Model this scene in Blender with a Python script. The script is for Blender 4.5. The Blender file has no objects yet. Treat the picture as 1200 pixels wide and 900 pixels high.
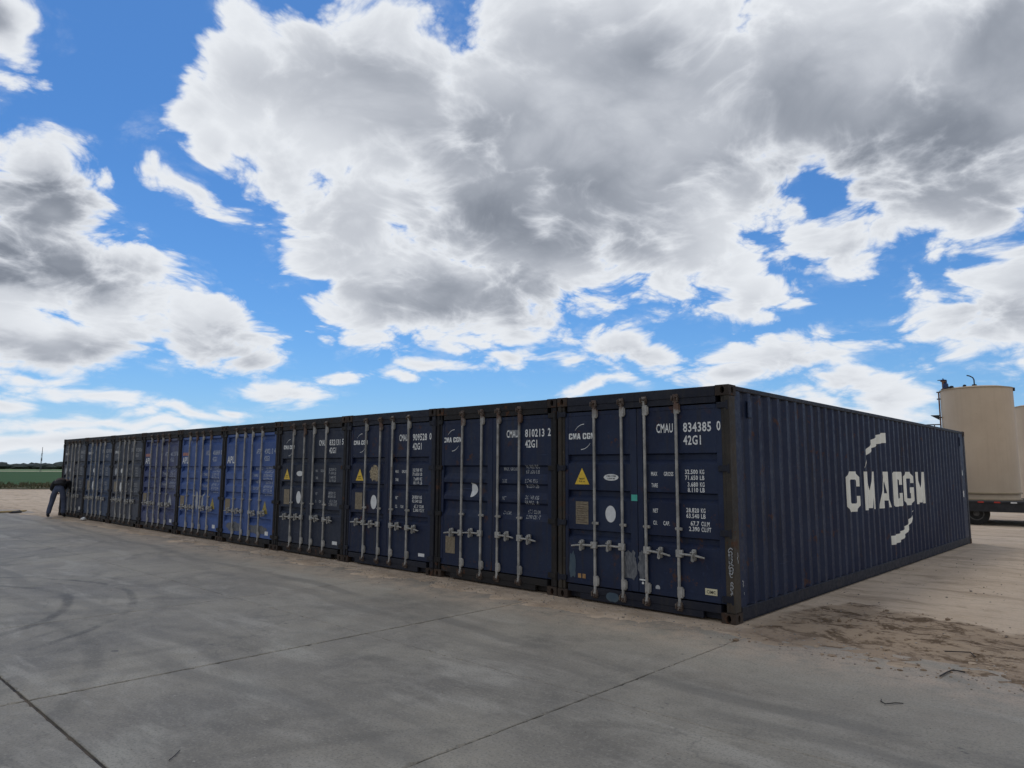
import bpy, bmesh, math, random
import numpy as np
from mathutils import Vector, Matrix

R = math.radians
S = bpy.context.scene
COL = S.collection
random.seed(7)
rng = np.random.default_rng(11)

# ------------------------------------------------------------------ camera
cam_data = bpy.data.cameras.new('camera')
cam = bpy.data.objects.new('camera', cam_data)
COL.objects.link(cam)
cam_data.sensor_width = 36.0
cam_data.lens = 36.0 * 822.2 / 1200.0
cam_data.clip_start = 0.05
cam_data.clip_end = 5000
_yaw, _pit, _rol = -0.750464, 0.122009, 0.0057879
_fw = Vector((math.sin(_yaw) * math.cos(_pit), math.cos(_yaw) * math.cos(_pit), math.sin(_pit)))
_rt = Vector((math.cos(_yaw), -math.sin(_yaw), 0))
_up = _rt.cross(_fw)
_r2 = _rt * math.cos(_rol) + _up * math.sin(_rol)
_u2 = -_rt * math.sin(_rol) + _up * math.cos(_rol)
cam.matrix_world = Matrix(((_r2.x, _u2.x, -_fw.x, 3.5012), (_r2.y, _u2.y, -_fw.y, -7.2595),
                           (_r2.z, _u2.z, -_fw.z, 1.632), (0, 0, 0, 1)))
S.camera = cam

# ------------------------------------------------------------------ exposure
S.view_settings.view_transform = 'Standard'
S.view_settings.look = 'None'
S.view_settings.gamma = 1
S.view_settings.use_curve_mapping = False
S.view_settings.exposure = 0.0
try:
    S.cycles.max_bounces = 6
    S.cycles.use_denoising = True
except Exception:
    pass

SUN_EL, SUN_AZ = 64.0, -62.0          # degrees; azimuth clockwise from +Y

# ------------------------------------------------------------------ sun (veiled by cloud)
sd = bpy.data.lights.new('sun', 'SUN')
sd.energy = 0.65
sd.angle = R(16)
sd.color = (1.0, 0.95, 0.88)
sun = bpy.data.objects.new('sun', sd)
COL.objects.link(sun)
_sv = Vector((math.sin(R(SUN_AZ)) * math.cos(R(SUN_EL)), math.cos(R(SUN_AZ)) * math.cos(R(SUN_EL)), math.sin(R(SUN_EL))))
sun.rotation_euler = _sv.to_track_quat('Z', 'Y').to_euler()

# ------------------------------------------------------------------ world: sky texture + procedural cumulus
# each lobe: azimuth, elevation, half width, half height, tilt (degrees); bellies carry a weight as well
CLOUD_LOBES = [
    (-55.48, 27.93, 11.35, 7.67, 6.23), (-64.37, 29.06, 4.86, 4.73, 11.08), (-68.49, 26.44, 2.31, 1.57, 12.32), (-66.73, 24.05, 2.46, 1.81, -10.7), (-62.73, 23.16, 4.31, 3.45, -23.16),
    (-56.53, 19.09, 6.59, 5.61, -36.37), (-48.73, 14.51, 9.75, 4.9, -10.21), (-53.64, 14.65, 4.62, 4.87, -27.47), (-43.81, 20.66, 8.04, 7.19, 0.61), (-51.66, 19.09, 3.99, 3.62, 3.18),
    (-35.81, 27.5, 16.65, 11.65, -3.02), (-18.16, 27.81, 13.52, 9.33, -11.86), (-23.55, 20.93, 3.64, 2.79, -6.85), (-6.26, 24.53, 9.02, 8.61, -16.85), (-40.19, 17.33, 7.46, 5.03, -0.51),
    (-31.7, 17.74, 5.93, 3.94, -8.13), (-27.61, 17.8, 5.21, 4.18, -29.25), (-23.49, 13.91, 2.96, 2.46, -4.52), (-17.25, 16.45, 5.29, 2.1, 3.53), (-12.12, 17.63, 3.26, 1.88, -31.13),
    (-10.2, 18.62, 5.94, 4.05, -11.25), (-9.13, 11.81, 3.76, 2.66, 6.94), (-6.41, 12.86, 2.73, 3.22, -8.98), (-8.58, 8.97, 2.3, 1.84, -5.7), (-6.85, 9.82, 2.07, 2.93, -6.69),
    (-78.83, 20.24, 3.16, 2.42, 14.4), (-77.8, 16.74, 4.76, 3.89, 11.71), (-75.26, 13.14, 6.98, 4.22, -17.33), (-68.51, 10.71, 6.13, 2.38, -14.46), (-76.71, 8.79, 7.77, 2.32, 6.22),
    (-64.23, 9.13, 3.03, 1.04, -11.11), (-79.37, 12.22, 3.67, 4.45, 9.27), (-81.13, 27.07, 2.41, 2.53, 20.02), (-80.3, 28.49, 1.69, 1.35, 20.32), (-68.36, 20.92, 3.03, 1.1, -20.81),
    (-71.1, 21.39, 1.04, 0.54, -10.82), (-60.65, 6.23, 2.79, 1.06, -10.24), (-56.65, 7.33, 1.58, 0.61, 2.12), (-49.31, 8.16, 3.3, 0.55, 4.25), (-51.23, 7.15, 1.64, 0.48, 1.37),
    (-43.01, 9.22, 1.81, 0.77, 15.32), (-33.22, 9.69, 5.53, 1.51, -6.39), (-36.01, 6.77, 2.61, 0.62, 4.54), (-22.42, 8.82, 5.97, 1.57, 5.59), (-25.29, 7.76, 3.42, 0.93, -2.12),
    (-16.29, 7.02, 3.46, 1.12, 1.32), (-14.43, 5.57, 2.8, 1.23, -2.65), (-74.68, 4.95, 3.58, 0.47, -10.54), (-77.71, 5.91, 1.89, 0.46, 4.48), (-78.86, 4.46, 1.1, 0.57, 3.63),
    (-74.79, 2.93, 10.03, 0.41, -0.14), (-76.2, 1.83, 9.22, 0.7, 1.59), (-68.11, 3.79, 3.42, 0.31, 2.14), (-16.96, 4.86, 5.06, 0.81, -7.56), (-64.61, 4.5, 1.08, 0.39, 2.14),
]
CLOUD_GAPS = [
    (-18.26, 20.13, 1.54, 2.1, 18.68), (-59.85, 34.43, 3.0, 0.89, 10.02), (-12.34, 13.88, 2.14, 1.04, -24.3),
]
CLOUD_BELLIES = [
    (-40.19, 22.93, 13.02, 7.03, -0.78, 0.7), (-45.89, 13.89, 8.86, 2.47, 1.02, 1.05), (-25.29, 27.2, 13.72, 5.71, -19.37, 0.72), (-11.04, 21.9, 9.47, 5.25, -12.74, 0.72), (-5.58, 26.89, 4.87, 4.43, -18.73, 0.55),
    (-36.6, 20.58, 7.96, 3.59, -1.93, 0.45), (-35.75, 32.19, 9.81, 3.39, -3.57, 0.35), (-77.6, 17.35, 5.38, 2.54, 0.2, 1.05), (-76.08, 13.9, 6.33, 2.45, -8.48, 1.15), (-76.67, 8.27, 8.01, 1.51, 5.87, 0.7),
    (-67.55, 9.28, 5.77, 1.14, -11.88, 0.55), (-81.18, 27.56, 1.31, 1.64, 20.35, 0.8), (-33.24, 8.66, 5.4, 0.75, -6.21, 0.5), (-22.15, 7.7, 6.08, 0.72, -2.57, 0.5), (-8.25, 10.26, 2.38, 1.49, -6.65, 0.45),
    (-55.47, 27.63, 9.03, 4.59, -13.35, 0.38), (-17.29, 15.72, 3.35, 0.81, 3.9, 0.4), (-60.3, 5.45, 2.86, 0.53, -8.41, 0.5), (-16.32, 6.4, 3.35, 0.62, -2.84, 0.4),
]


class NT:
    """tiny helper to write node maths"""
    def __init__(s, tree):
        s.t = tree
    def n(s, typ, **kw):
        nd = s.t.nodes.new(typ)
        for k, v in kw.items():
            setattr(nd, k, v)
        return nd
    def put(s, sock, v):
        if isinstance(v, bpy.types.NodeSocket):
            s.t.links.new(v, sock)
        elif v is not None:
            if hasattr(sock.default_value, '__len__') and not hasattr(v, '__len__'):
                v = (v, v, v)
            if hasattr(sock.default_value, '__len__') and len(sock.default_value) == 4 and len(v) == 3:
                v = tuple(v) + (1,)
            sock.default_value = v
    def m(s, op, a, b=None, c=None, clamp=False):
        nd = s.n('ShaderNodeMath', operation=op, use_clamp=clamp)
        for i, v in enumerate((a, b, c)):
            if v is not None:
                s.put(nd.inputs[i], v)
        return nd.outputs[0]
    def v(s, op, a, b=None, scale=None):
        nd = s.n('ShaderNodeVectorMath', operation=op)
        s.put(nd.inputs[0], a)
        if b is not None:
            s.put(nd.inputs[1], b)
        if scale is not None:
            s.put(nd.inputs['Scale'], scale)
        return nd.outputs['Value'] if op in ('DOT_PRODUCT', 'LENGTH', 'DISTANCE') else nd.outputs[0]
    def xyz(s, x, y, z):
        nd = s.n('ShaderNodeCombineXYZ')
        for i, q in enumerate((x, y, z)):
            s.put(nd.inputs[i], q)
        return nd.outputs[0]
    def sep(s, v):
        nd = s.n('ShaderNodeSeparateXYZ')
        s.put(nd.inputs[0], v)
        return nd.outputs
    def noise(s, vec, scale, detail=4, rough=0.5, dist=0.0, col=False, lac=2.0, dims='3D'):
        nd = s.n('ShaderNodeTexNoise', noise_dimensions=dims)
        s.put(nd.inputs['Vector'], vec)
        nd.inputs['Scale'].default_value = scale
        nd.inputs['Detail'].default_value = detail
        nd.inputs['Roughness'].default_value = rough
        nd.inputs['Lacunarity'].default_value = lac
        nd.inputs['Distortion'].default_value = dist
        return nd.outputs['Color' if col else 0]
    def voro(s, vec, scale, detail=0.0, rough=0.5, feature='F1', smooth=None, dims='3D'):
        nd = s.n('ShaderNodeTexVoronoi', feature=feature, voronoi_dimensions=dims)
        s.put(nd.inputs['Vector'], vec)
        nd.inputs['Scale'].default_value = scale
        if 'Detail' in nd.inputs: nd.inputs['Detail'].default_value = detail
        if 'Roughness' in nd.inputs: nd.inputs['Roughness'].default_value = rough
        if smooth is not None: nd.inputs['Smoothness'].default_value = smooth
        return nd.outputs['Distance']
    def ramp(s, x, a, b, lo=0.0, hi=1.0, smooth=True):
        nd = s.n('ShaderNodeMapRange', interpolation_type='SMOOTHSTEP' if smooth else 'LINEAR')
        s.put(nd.inputs[0], x)
        for i, q in enumerate((a, b, lo, hi)):
            s.put(nd.inputs[i + 1], q)
        return nd.outputs[0]
    def mix(s, f, a, b, blend='MIX'):
        nd = s.n('ShaderNodeMix', data_type='RGBA', blend_type=blend)
        nd.clamp_factor = True
        s.put(nd.inputs[0], f); s.put(nd.inputs[6], a); s.put(nd.inputs[7], b)
        return nd.outputs[2]

W = bpy.data.worlds.new('World')
S.world = W
W.use_nodes = True
wt = W.node_tree
wt.nodes.clear()
k = NT(wt)
tc = k.n('ShaderNodeTexCoord').outputs['Generated']
d = k.v('NORMALIZE', tc)

def lobe_frame(az, el, s1, s2, tilt):
    a, e, t = R(az), R(el), R(tilt)
    c = Vector((math.sin(a) * math.cos(e), math.cos(a) * math.cos(e), math.sin(e)))
    E_ = Vector((math.cos(a), -math.sin(a), 0)); N_ = E_.cross(c)
    t1 = E_ * math.cos(t) + N_ * math.sin(t); t2 = -E_ * math.sin(t) + N_ * math.cos(t)
    return c, t1 / R(s1), t2 / R(s2), math.sqrt(R(min(s1, s2)) * 0.20)

def lobe_q(dv, row):
    c, a1, a2, mn = lobe_frame(*row[:5])
    x = k.v('DOT_PRODUCT', dv, tuple(a1)); y = k.v('DOT_PRODUCT', dv, tuple(a2))
    return k.v('LENGTH', k.xyz(x, y, 0)), mn

# gentle warp of directions so no lobe keeps an elliptic outline
wn = k.noise(d, 7.0, 2, 0.55, col=True)
dw = k.v('ADD', d, k.v('SCALE', k.v('SUBTRACT', wn, (0.5, 0.5, 0.5)), scale=0.085))
field = None
for row in CLOUD_LOBES:
    q, mn = lobe_q(dw, row)
    f = k.m('MULTIPLY_ADD', q, -mn, mn)
    field = f if field is None else k.m('SMOOTH_MAX', field, f, 0.012)
for row in CLOUD_GAPS:
    q, mn = lobe_q(dw, row)
    f = k.m('MULTIPLY_ADD', q, mn, -mn)
    field = k.m('SMOOTH_MIN', field, f, 0.01)
# the rest of the sky (behind and beside the view): broken cumulus of the same kind
view = k.v('DOT_PRODUCT', d, (-0.672, 0.722, 0.16))
rest = k.m('MULTIPLY_ADD', k.noise(d, 2.6, 2, 0.5), 0.9, -0.35)
rest = k.m('SUBTRACT', rest, k.ramp(view, 0.42, 0.62, 0.0, 0.8))
field = k.m('MAXIMUM', field, rest)
field = k.m('MINIMUM', field, 0.20)

dz = k.sep(d)[2]
den = k.m('ADD', k.m('MAXIMUM', dz, 0.0), 0.30)
pl = k.v('DIVIDE', d, k.xyz(den, den, den))

def billow(p, det, vdet):
    """fractal puffs: rounded cells inside rounded cells, loosened by plain noise"""
    pw = k.v('ADD', p, k.v('SCALE', k.v('SUBTRACT', k.noise(p, 4.0, 1, 0.5, col=True, dims='2D'), (0.5, 0.5, 0.5)), scale=0.16))
    a = k.noise(p, 4.6, det, 0.60, dims='2D')
    b = k.voro(pw, 8.5, vdet, 0.55, dims='2D')
    return k.m('ADD', k.m('MULTIPLY', k.m('SUBTRACT', a, 0.5), 0.11), k.m('MULTIPLY_ADD', b, -0.088, 0.068))
b0 = billow(pl, 10, 5)
low = k.ramp(dz, 0.02, 0.30, 0.30, 1.0)
dens = k.m('ADD', k.m('MULTIPLY_ADD', b0, low, field), 0.020)
alpha = k.ramp(dens, -0.010, 0.040)
wisp = k.m('MULTIPLY', k.ramp(dens, -0.04, 0.01, 0, 0.22), k.ramp(k.noise(pl, 9, 5, 0.65, dims='2D'), 0.45, 0.75))
alpha = k.m('MAXIMUM', alpha, wisp)

belly = None
d3 = k.v('ADD', d, k.v('SCALE', k.v('SUBTRACT', wn, (0.5, 0.5, 0.5)), scale=0.10))
d3 = k.v('ADD', d3, k.v('SCALE', k.v('SUBTRACT', k.noise(pl, 9, 5, 0.6, col=True, dims='2D'), (0.5, 0.5, 0.5)), scale=0.035))
for row in CLOUD_BELLIES:
    q, mn = lobe_q(d3, row)
    f = k.m('MULTIPLY', k.ramp(q, 1.35, 0.45), row[5])
    belly = f if belly is None else k.m('MAXIMUM', belly, f)
belly = k.m('MAXIMUM', belly, k.m('MULTIPLY', k.ramp(rest, 0.02, 0.2), 0.6))
thick = k.ramp(dens, 0.0, 0.13)
core = k.m('MULTIPLY', belly, thick)
soft = k.m('MULTIPLY', k.m('SUBTRACT', k.noise(pl, 2.6, 3, 0.5, dims='2D'), 0.5), 1.0)
sh = k.m('MULTIPLY', k.m('MULTIPLY', core, k.m('ADD', k.m('MULTIPLY', soft, 1.5), 1.0)), 0.59)
sh = k.m('ADD', sh, k.m('MULTIPLY', thick, 0.30))
sh = k.m('ADD', sh, k.m('MULTIPLY', k.m('MULTIPLY', soft, thick), 0.5))
sh = k.m('SUBTRACT', sh, k.m('MULTIPLY', k.m('MULTIPLY', b0, thick), 1.6), clamp=True)
cr = k.n('ShaderNodeValToRGB')
cr.color_ramp.interpolation = 'B_SPLINE'
els = cr.color_ramp.elements
els[0].position = 0.0; els[0].color = (0.86, 0.89, 0.93, 1)
els[1].position = 1.0; els[1].color = (0.20, 0.225, 0.275, 1)
for p_, c_ in ((0.2, (0.70, 0.73, 0.78, 1)), (0.5, (0.455, 0.485, 0.545, 1)), (0.78, (0.29, 0.32, 0.375, 1))):
    e_ = els.new(p_); e_.color = c_
k.put(cr.inputs[0], sh)

sky = k.n('ShaderNodeTexSky', sky_type='NISHITA')
sky.sun_disc = False
sky.sun_elevation = R(SUN_EL)
sky.sun_rotation = R(SUN_AZ)
sky.air_density = 1.0
sky.dust_density = 0.4
sky.ozone_density = 1.6
SKY_STRENGTH = 0.097
skyc = k.v('MULTIPLY', k.v('SCALE', sky.outputs[0], scale=SKY_STRENGTH), (0.38, 0.74, 1.13))
hz = k.m('MULTIPLY', k.m('POWER', 2.718, k.m('MULTIPLY', k.m('MAXIMUM', dz, 0.0), -24.0)), 0.85)
skyc = k.mix(k.m('MULTIPLY', k.m('POWER', 2.718, k.m('MULTIPLY', k.m('MAXIMUM', dz, 0.0), -8.0)), 0.55), skyc, (0.30, 0.57, 0.95))
skyc = k.mix(hz, skyc, (0.70, 0.78, 0.86))
final = k.mix(alpha, skyc, cr.outputs[0])
bg = k.n('ShaderNodeBackground')
k.put(bg.inputs[0], final)
bg.inputs[1].default_value = 1.0
out = k.n('ShaderNodeOutputWorld')
wt.links.new(bg.outputs[0], out.inputs[0])
W.cycles.sampling_method = 'MANUAL'
W.cycles.sample_map_resolution = 512

# ------------------------------------------------------------------ helpers
def tag(o, label=None, cat=None, group=None, kind=None):
    if label: o['label'] = label
    if cat: o['category'] = cat
    if group: o['group'] = group
    if kind: o['kind'] = kind
    return o

def empty(name, loc, rz=0.0):
    o = bpy.data.objects.new(name, None)
    o.empty_display_size = 0.2
    COL.objects.link(o)
    o.location = loc
    o.rotation_euler = (0, 0, rz)
    return o

class MB:
    """collects simple solids into one mesh"""
    def __init__(s):
        s.bm = bmesh.new()
    def face(s, pts):
        vs = [s.bm.verts.new(p) for p in pts]
        return s.bm.faces.new(vs)
    def box(s, x0, x1, y0, y1, z0, z1, bev=0.0):
        P = [(x, y, z) for z in (z0, z1) for y in (y0, y1) for x in (x0, x1)]
        v = [s.bm.verts.new(p) for p in P]
        fs = [s.bm.faces.new([v[i] for i in q]) for q in ((0, 2, 3, 1), (4, 5, 7, 6), (0, 1, 5, 4), (2, 6, 7, 3), (0, 4, 6, 2), (1, 3, 7, 5))]
        if bev > 0:
            es = list({e for f in fs for e in f.edges})
            bmesh.ops.bevel(s.bm, geom=es, offset=bev, segments=1, affect='EDGES', profile=0.5)
        return s
    def loft(s, rings, cap=True, closed=False):
        vr = [[s.bm.verts.new(p) for p in r] for r in rings]
        n = len(vr[0])
        for a, b in zip(vr, vr[1:] + ([vr[0]] if closed else [])):
            for i in range(n):
                j = (i + 1) % n
                s.bm.faces.new((a[i], a[j], b[j], b[i]))
        if cap and not closed:
            s.bm.faces.new(list(reversed(vr[0]))); s.bm.faces.new(vr[-1])
        return s
    def tube(s, path, r, seg=8, cap=True):
        path = [Vector(p) for p in path]
        rings = []
        prev = None
        for i, p in enumerate(path):
            t = (path[min(i + 1, len(path) - 1)] - path[max(i - 1, 0)]).normalized()
            ref = prev if prev is not None else (Vector((0, 0, 1)) if abs(t.z) < 0.9 else Vector((1, 0, 0)))
            n = (ref - t * ref.dot(t)).normalized()
            prev = n
            b = t.cross(n)
            rr = r[i] if hasattr(r, '__len__') else r
            rings.append([p + (n * math.cos(a) + b * math.sin(a)) * rr for a in [2 * math.pi * q / seg for q in range(seg)]])
        return s.loft(rings, cap)
    def lathe(s, prof, c=(0, 0, 0), seg=48, axis='Z', cap=True):
        rings = []
        for (r, h) in prof:
            ring = []
            for q in range(seg):
                a = 2 * math.pi * q / seg
                ca, sa = math.cos(a) * r, math.sin(a) * r
                if axis == 'Z': p = (c[0] + ca, c[1] + sa, c[2] + h)
                elif axis == 'Y': p = (c[0] + sa, c[1] + h, c[2] + ca)
                else: p = (c[0] + h, c[1] + ca, c[2] + sa)
                ring.append(p)
            rings.append(ring)
        return s.loft(rings, cap)
    def prism(s, poly, f0, f1):
        """poly: 2-D points; f0/f1 map a 2-D point to the two faces"""
        s.loft([[f0(*p) for p in poly], [f1(*p) for p in poly]])
        return s
    def mesh(s, name, m, smooth=False):
        bmesh.ops.recalc_face_normals(s.bm, faces=s.bm.faces)
        me = bpy.data.meshes.new(name)
        s.bm.to_mesh(me); s.bm.free()
        if m is not None: me.materials.append(m)
        if smooth:
            for p in me.polygons: p.use_smooth = True
            try: me.set_sharp_from_angle(angle=R(38))
            except Exception: pass
        return me
    def build(s, name, m, parent=None, smooth=False, loc=None):
        return link(name, s.mesh(name, m, smooth), parent, loc)

def link(name, me, parent=None, loc=None, m=None):
    o = bpy.data.objects.new(name, me)
    COL.objects.link(o)
    if parent is not None: o.parent = parent
    if loc is not None: o.location = loc
    if m is not None:                       # object-level material over shared mesh data
        o.material_slots[0].link = 'OBJECT'
        o.material_slots[0].material = m
    return o

# ------------------------------------------------------------------ materials
def new_mat(name):
    m = bpy.data.materials.new(name)
    m.use_nodes = True
    t = m.node_tree
    t.nodes.clear()
    q = NT(t)
    b = q.n('ShaderNodeBsdfPrincipled')
    o = q.n('ShaderNodeOutputMaterial')
    t.links.new(b.outputs[0], o.inputs[0])
    return m, q, b

def bump(q, b, h, strength=0.3, dist=0.01):
    nd = q.n('ShaderNodeBump')
    nd.inputs['Strength'].default_value = strength
    nd.inputs['Distance'].default_value = dist
    q.put(nd.inputs['Height'], h)
    q.t.links.new(nd.outputs[0], b.inputs['Normal'])

def objcoord(q, rand=True):
    p = q.n('ShaderNodeTexCoord').outputs['Object']
    if rand:
        oi = q.n('ShaderNodeObjectInfo')
        r = q.m('MULTIPLY', oi.outputs['Random'], 37.0)
        p = q.v('ADD', p, q.xyz(r, q.m('MULTIPLY', r, 1.7), r))
    return p

def painted(name, base, faded, dirt=(0.045, 0.038, 0.03), rust=0.5, dirtiness=0.5, rough=0.5):
    """weathered container paint: fading, run marks, dust, rust scabs"""
    m, q, b = new_mat(name)
    p = objcoord(q)
    big = q.noise(p, 1.1, 4, 0.6)
    c = q.mix(q.ramp(big, 0.35, 0.7), base, faded)
    sx, sy, sz = q.sep(p)
    pv = q.xyz(q.m('MULTIPLY', sx, 14), q.m('MULTIPLY', sy, 14), q.m('MULTIPLY', sz, 0.7))
    st = q.noise(pv, 1.0, 5, 0.6)
    c = q.mix(q.m('MULTIPLY', q.ramp(st, 0.5, 0.78), 0.75 * dirtiness), c, dirt)
    spk = q.noise(p, 16, 6, 0.7)
    c = q.mix(q.m('MULTIPLY', q.ramp(spk, 0.55, 0.75), 0.55 * dirtiness), c, tuple(min(1, v * 1.9 + 0.006) for v in faded))
    scv = q.xyz(q.m('MULTIPLY', sx, 1.2), q.m('MULTIPLY', sy, 1.2), q.m('MULTIPLY', sz, 46))
    scr = q.m('MULTIPLY', q.ramp(q.noise(scv, 1.0, 4, 0.6), 0.66, 0.72), q.ramp(q.noise(p, 1.9, 3, 0.5), 0.5, 0.62))
    c = q.mix(q.m('MULTIPLY', scr, 0.6 * dirtiness), c, tuple(min(1, v * 2.4 + 0.02) for v in faded))
    chp = q.ramp(q.noise(p, 30, 5, 0.6), 0.70, 0.73)
    c = q.mix(q.m('MULTIPLY', chp, 0.7 * dirtiness), c, (0.10, 0.09, 0.08))
    rn = q.noise(p, 5.5, 8, 0.68)
    gate = q.ramp(q.noise(p, 1.6, 2, 0.5), 0.42, 0.62)
    rm = q.m('MULTIPLY', q.ramp(rn, 0.68 - 0.14 * rust, 0.74 - 0.14 * rust), gate)
    rcol = q.mix(q.noise(p, 40, 3, 0.6), (0.055, 0.024, 0.012), (0.13, 0.06, 0.03))
    c = q.mix(q.m('MULTIPLY', rm, min(1.0, rust)), c, rcol)
    q.put(b.inputs['Base Color'], c)
    q.put(b.inputs['Roughness'], q.m('ADD', q.m('MULTIPLY', q.ramp(spk, 0.3, 0.7), 0.25), q.m('MULTIPLY_ADD', rm, 0.2, rough - 0.08)))
    b.inputs['Specular IOR Level'].default_value = 0.28
    h = q.m('ADD', q.m('MULTIPLY', q.noise(p, 2.3, 3, 0.5), 1.0), q.m('MULTIPLY', rn, 0.10))
    bump(q, b, h, 0.35, 0.012)
    return m

def plain(name, a, bcol, scale=8, rough=0.6, metal=0.0, stretch=None, bmp=0.15, spec=0.4):
    m, q, b = new_mat(name)
    p = objcoord(q)
    if stretch:
        x, y, z = q.sep(p)
        p = q.xyz(q.m('MULTIPLY', x, stretch[0]), q.m('MULTIPLY', y, stretch[1]), q.m('MULTIPLY', z, stretch[2]))
    n = q.noise(p, scale, 6, 0.62)
    q.put(b.inputs['Base Color'], q.mix(q.ramp(n, 0.33, 0.68), a, bcol))
    q.put(b.inputs['Roughness'], q.m('MULTIPLY_ADD', n, 0.25, rough - 0.12))
    b.inputs['Metallic'].default_value = metal
    b.inputs['Specular IOR Level'].default_value = spec
    bump(q, b, n, bmp, 0.006)
    return m

M = {}
M['navy'] = painted('navy_paint', (0.0085, 0.0150, 0.043), (0.017, 0.027, 0.060), dirt=(0.028, 0.025, 0.025), rust=0.7, dirtiness=0.95)
M['deep_navy'] = painted('deep_navy_paint', (0.0075, 0.0145, 0.045), (0.015, 0.025, 0.056), dirt=(0.03, 0.026, 0.024), rust=0.7, dirtiness=0.95)
M['slate_navy'] = painted('slate_navy_paint', (0.016, 0.022, 0.042), (0.028, 0.034, 0.052), rust=0.4, dirtiness=0.6)
M['mid_navy'] = painted('mid_navy_paint', (0.026, 0.046, 0.098), (0.046, 0.066, 0.112), rust=0.4, dirtiness=0.6)
M['grey_navy'] = painted('grey_navy_paint', (0.040, 0.047, 0.068), (0.072, 0.077, 0.094), rust=0.5, dirtiness=0.8)
M['royal'] = painted('royal_blue_paint', (0.038, 0.082, 0.245), (0.080, 0.130, 0.310), rust=0.3, dirtiness=0.45)
M['royal_dull'] = painted('dull_royal_blue_paint', (0.042, 0.058, 0.150), (0.082, 0.092, 0.165), rust=0.45, dirtiness=0.8)
M['frame'] = painted('frame_paint', (0.012, 0.0115, 0.013), (0.026, 0.022, 0.019), dirt=(0.022, 0.014, 0.010), rust=0.75, dirtiness=0.8, rough=0.62)
M['frame_blue'] = painted('frame_blue_paint', (0.010, 0.012, 0.022), (0.020, 0.021, 0.029), rust=0.45, dirtiness=0.6, rough=0.55)
M['post_worn'] = painted('worn_post_paint', (0.030, 0.027, 0.024), (0.070, 0.056, 0.040), dirt=(0.05, 0.036, 0.022), rust=0.8, dirtiness=0.9, rough=0.65)
M['casting'] = painted('rusty_casting', (0.030, 0.022, 0.018), (0.060, 0.042, 0.030), rust=1.0, dirtiness=0.8, rough=0.75)
M['hole'] = plain('dark_cavity', (0.006, 0.005, 0.005), (0.012, 0.010, 0.009), 9, 0.9)
M['galv'] = plain('galvanised_steel', (0.26, 0.25, 0.225), (0.46, 0.44, 0.40), 9, 0.55, 0.25, (6, 6, 1.2))
def bar_mat():
    m, q, b = new_mat('locking_bar_steel')
    raw = q.n('ShaderNodeTexCoord').outputs['Object']
    z = q.sep(raw)[2]
    p = objcoord(q)
    rd = q.n('ShaderNodeObjectInfo').outputs['Random']
    n = q.noise(p, 7, 6, 0.65)
    c = q.mix(q.ramp(n, 0.35, 0.65), (0.23, 0.22, 0.198), (0.43, 0.41, 0.37))
    end = q.ramp(q.m('ADD', z, q.m('MULTIPLY', q.m('SUBTRACT', n, 0.5), 0.5)), q.m('MULTIPLY_ADD', rd, 0.45, 2.12), q.m('MULTIPLY_ADD', rd, 0.45, 2.26))
    spots = q.m('MULTIPLY', q.ramp(q.noise(p, 14, 5, 0.7), 0.58, 0.66), q.m('MULTIPLY', rd, 0.8))
    c = q.mix(q.m('MAXIMUM', end, spots), c, q.mix(n, (0.055, 0.028, 0.018), (0.15, 0.085, 0.055)))
    q.put(b.inputs['Base Color'], c)
    b.inputs['Roughness'].default_value = 0.6
    bump(q, b, n, 0.2, 0.004)
    return m
M['bar'] = bar_mat()
M['rusty_galv'] = plain('rusted_bar_end', (0.06, 0.035, 0.022), (0.15, 0.12, 0.10), 18, 0.75)
M['gasket'] = plain('rubber_gasket', (0.010, 0.010, 0.011), (0.018, 0.018, 0.018), 12, 0.8)
M['white_print'] = plain('white_lettering', (0.68, 0.68, 0.65), (0.82, 0.82, 0.79), 30, 0.6, bmp=0.0)
M['worn_print'] = plain('worn_lettering', (0.30, 0.31, 0.32), (0.48, 0.49, 0.50), 40, 0.65, bmp=0.0)
M['pale_print'] = plain('faded_blue_lettering', (0.34, 0.38, 0.46), (0.52, 0.55, 0.60), 40, 0.65, bmp=0.0)
M['side_print'] = plain('cream_white_lettering', (0.74, 0.73, 0.64), (0.86, 0.85, 0.76), 3, 0.6, bmp=0.0)
M['yellow_worn'] = plain('worn_yellow_vinyl', (0.22, 0.17, 0.04), (0.42, 0.33, 0.08), 25, 0.6, bmp=0.0)
M['yellow'] = plain('yellow_vinyl', (0.66, 0.43, 0.03), (0.78, 0.52, 0.05), 25, 0.5, bmp=0.0)
M['black'] = plain('black_print', (0.015, 0.015, 0.015), (0.03, 0.03, 0.03), 20, 0.6, bmp=0.0)
M['plate'] = plain('weathered_data_plate', (0.16, 0.125, 0.075), (0.26, 0.21, 0.14), 26, 0.6)
M['white_disc'] = plain('white_sticker', (0.62, 0.62, 0.60), (0.74, 0.74, 0.72), 14, 0.5, bmp=0.0)
M['cream_tag'] = plain('cream_sticker', (0.55, 0.50, 0.33), (0.66, 0.61, 0.42), 20, 0.5, bmp=0.0)
M['orange_tag'] = plain('faded_orange_sticker', (0.30, 0.16, 0.06), (0.42, 0.26, 0.10), 30, 0.6, bmp=0.0)
M['green_tag'] = plain('green_tape', (0.05, 0.36, 0.28), (0.08, 0.45, 0.36), 20, 0.45, bmp=0.0)
M['primer'] = plain('bare_primer_patch', (0.08, 0.085, 0.095), (0.17, 0.175, 0.185), 14, 0.7, stretch=(3, 3, 1), bmp=0.0)
M['teal_patch'] = plain('touch_up_paint', (0.045, 0.075, 0.105), (0.07, 0.10, 0.12), 7, 0.6, bmp=0.0)
M['red_print'] = plain('faded_red_print', (0.30, 0.12, 0.10), (0.42, 0.20, 0.16), 20, 0.6, bmp=0.0)
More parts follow.
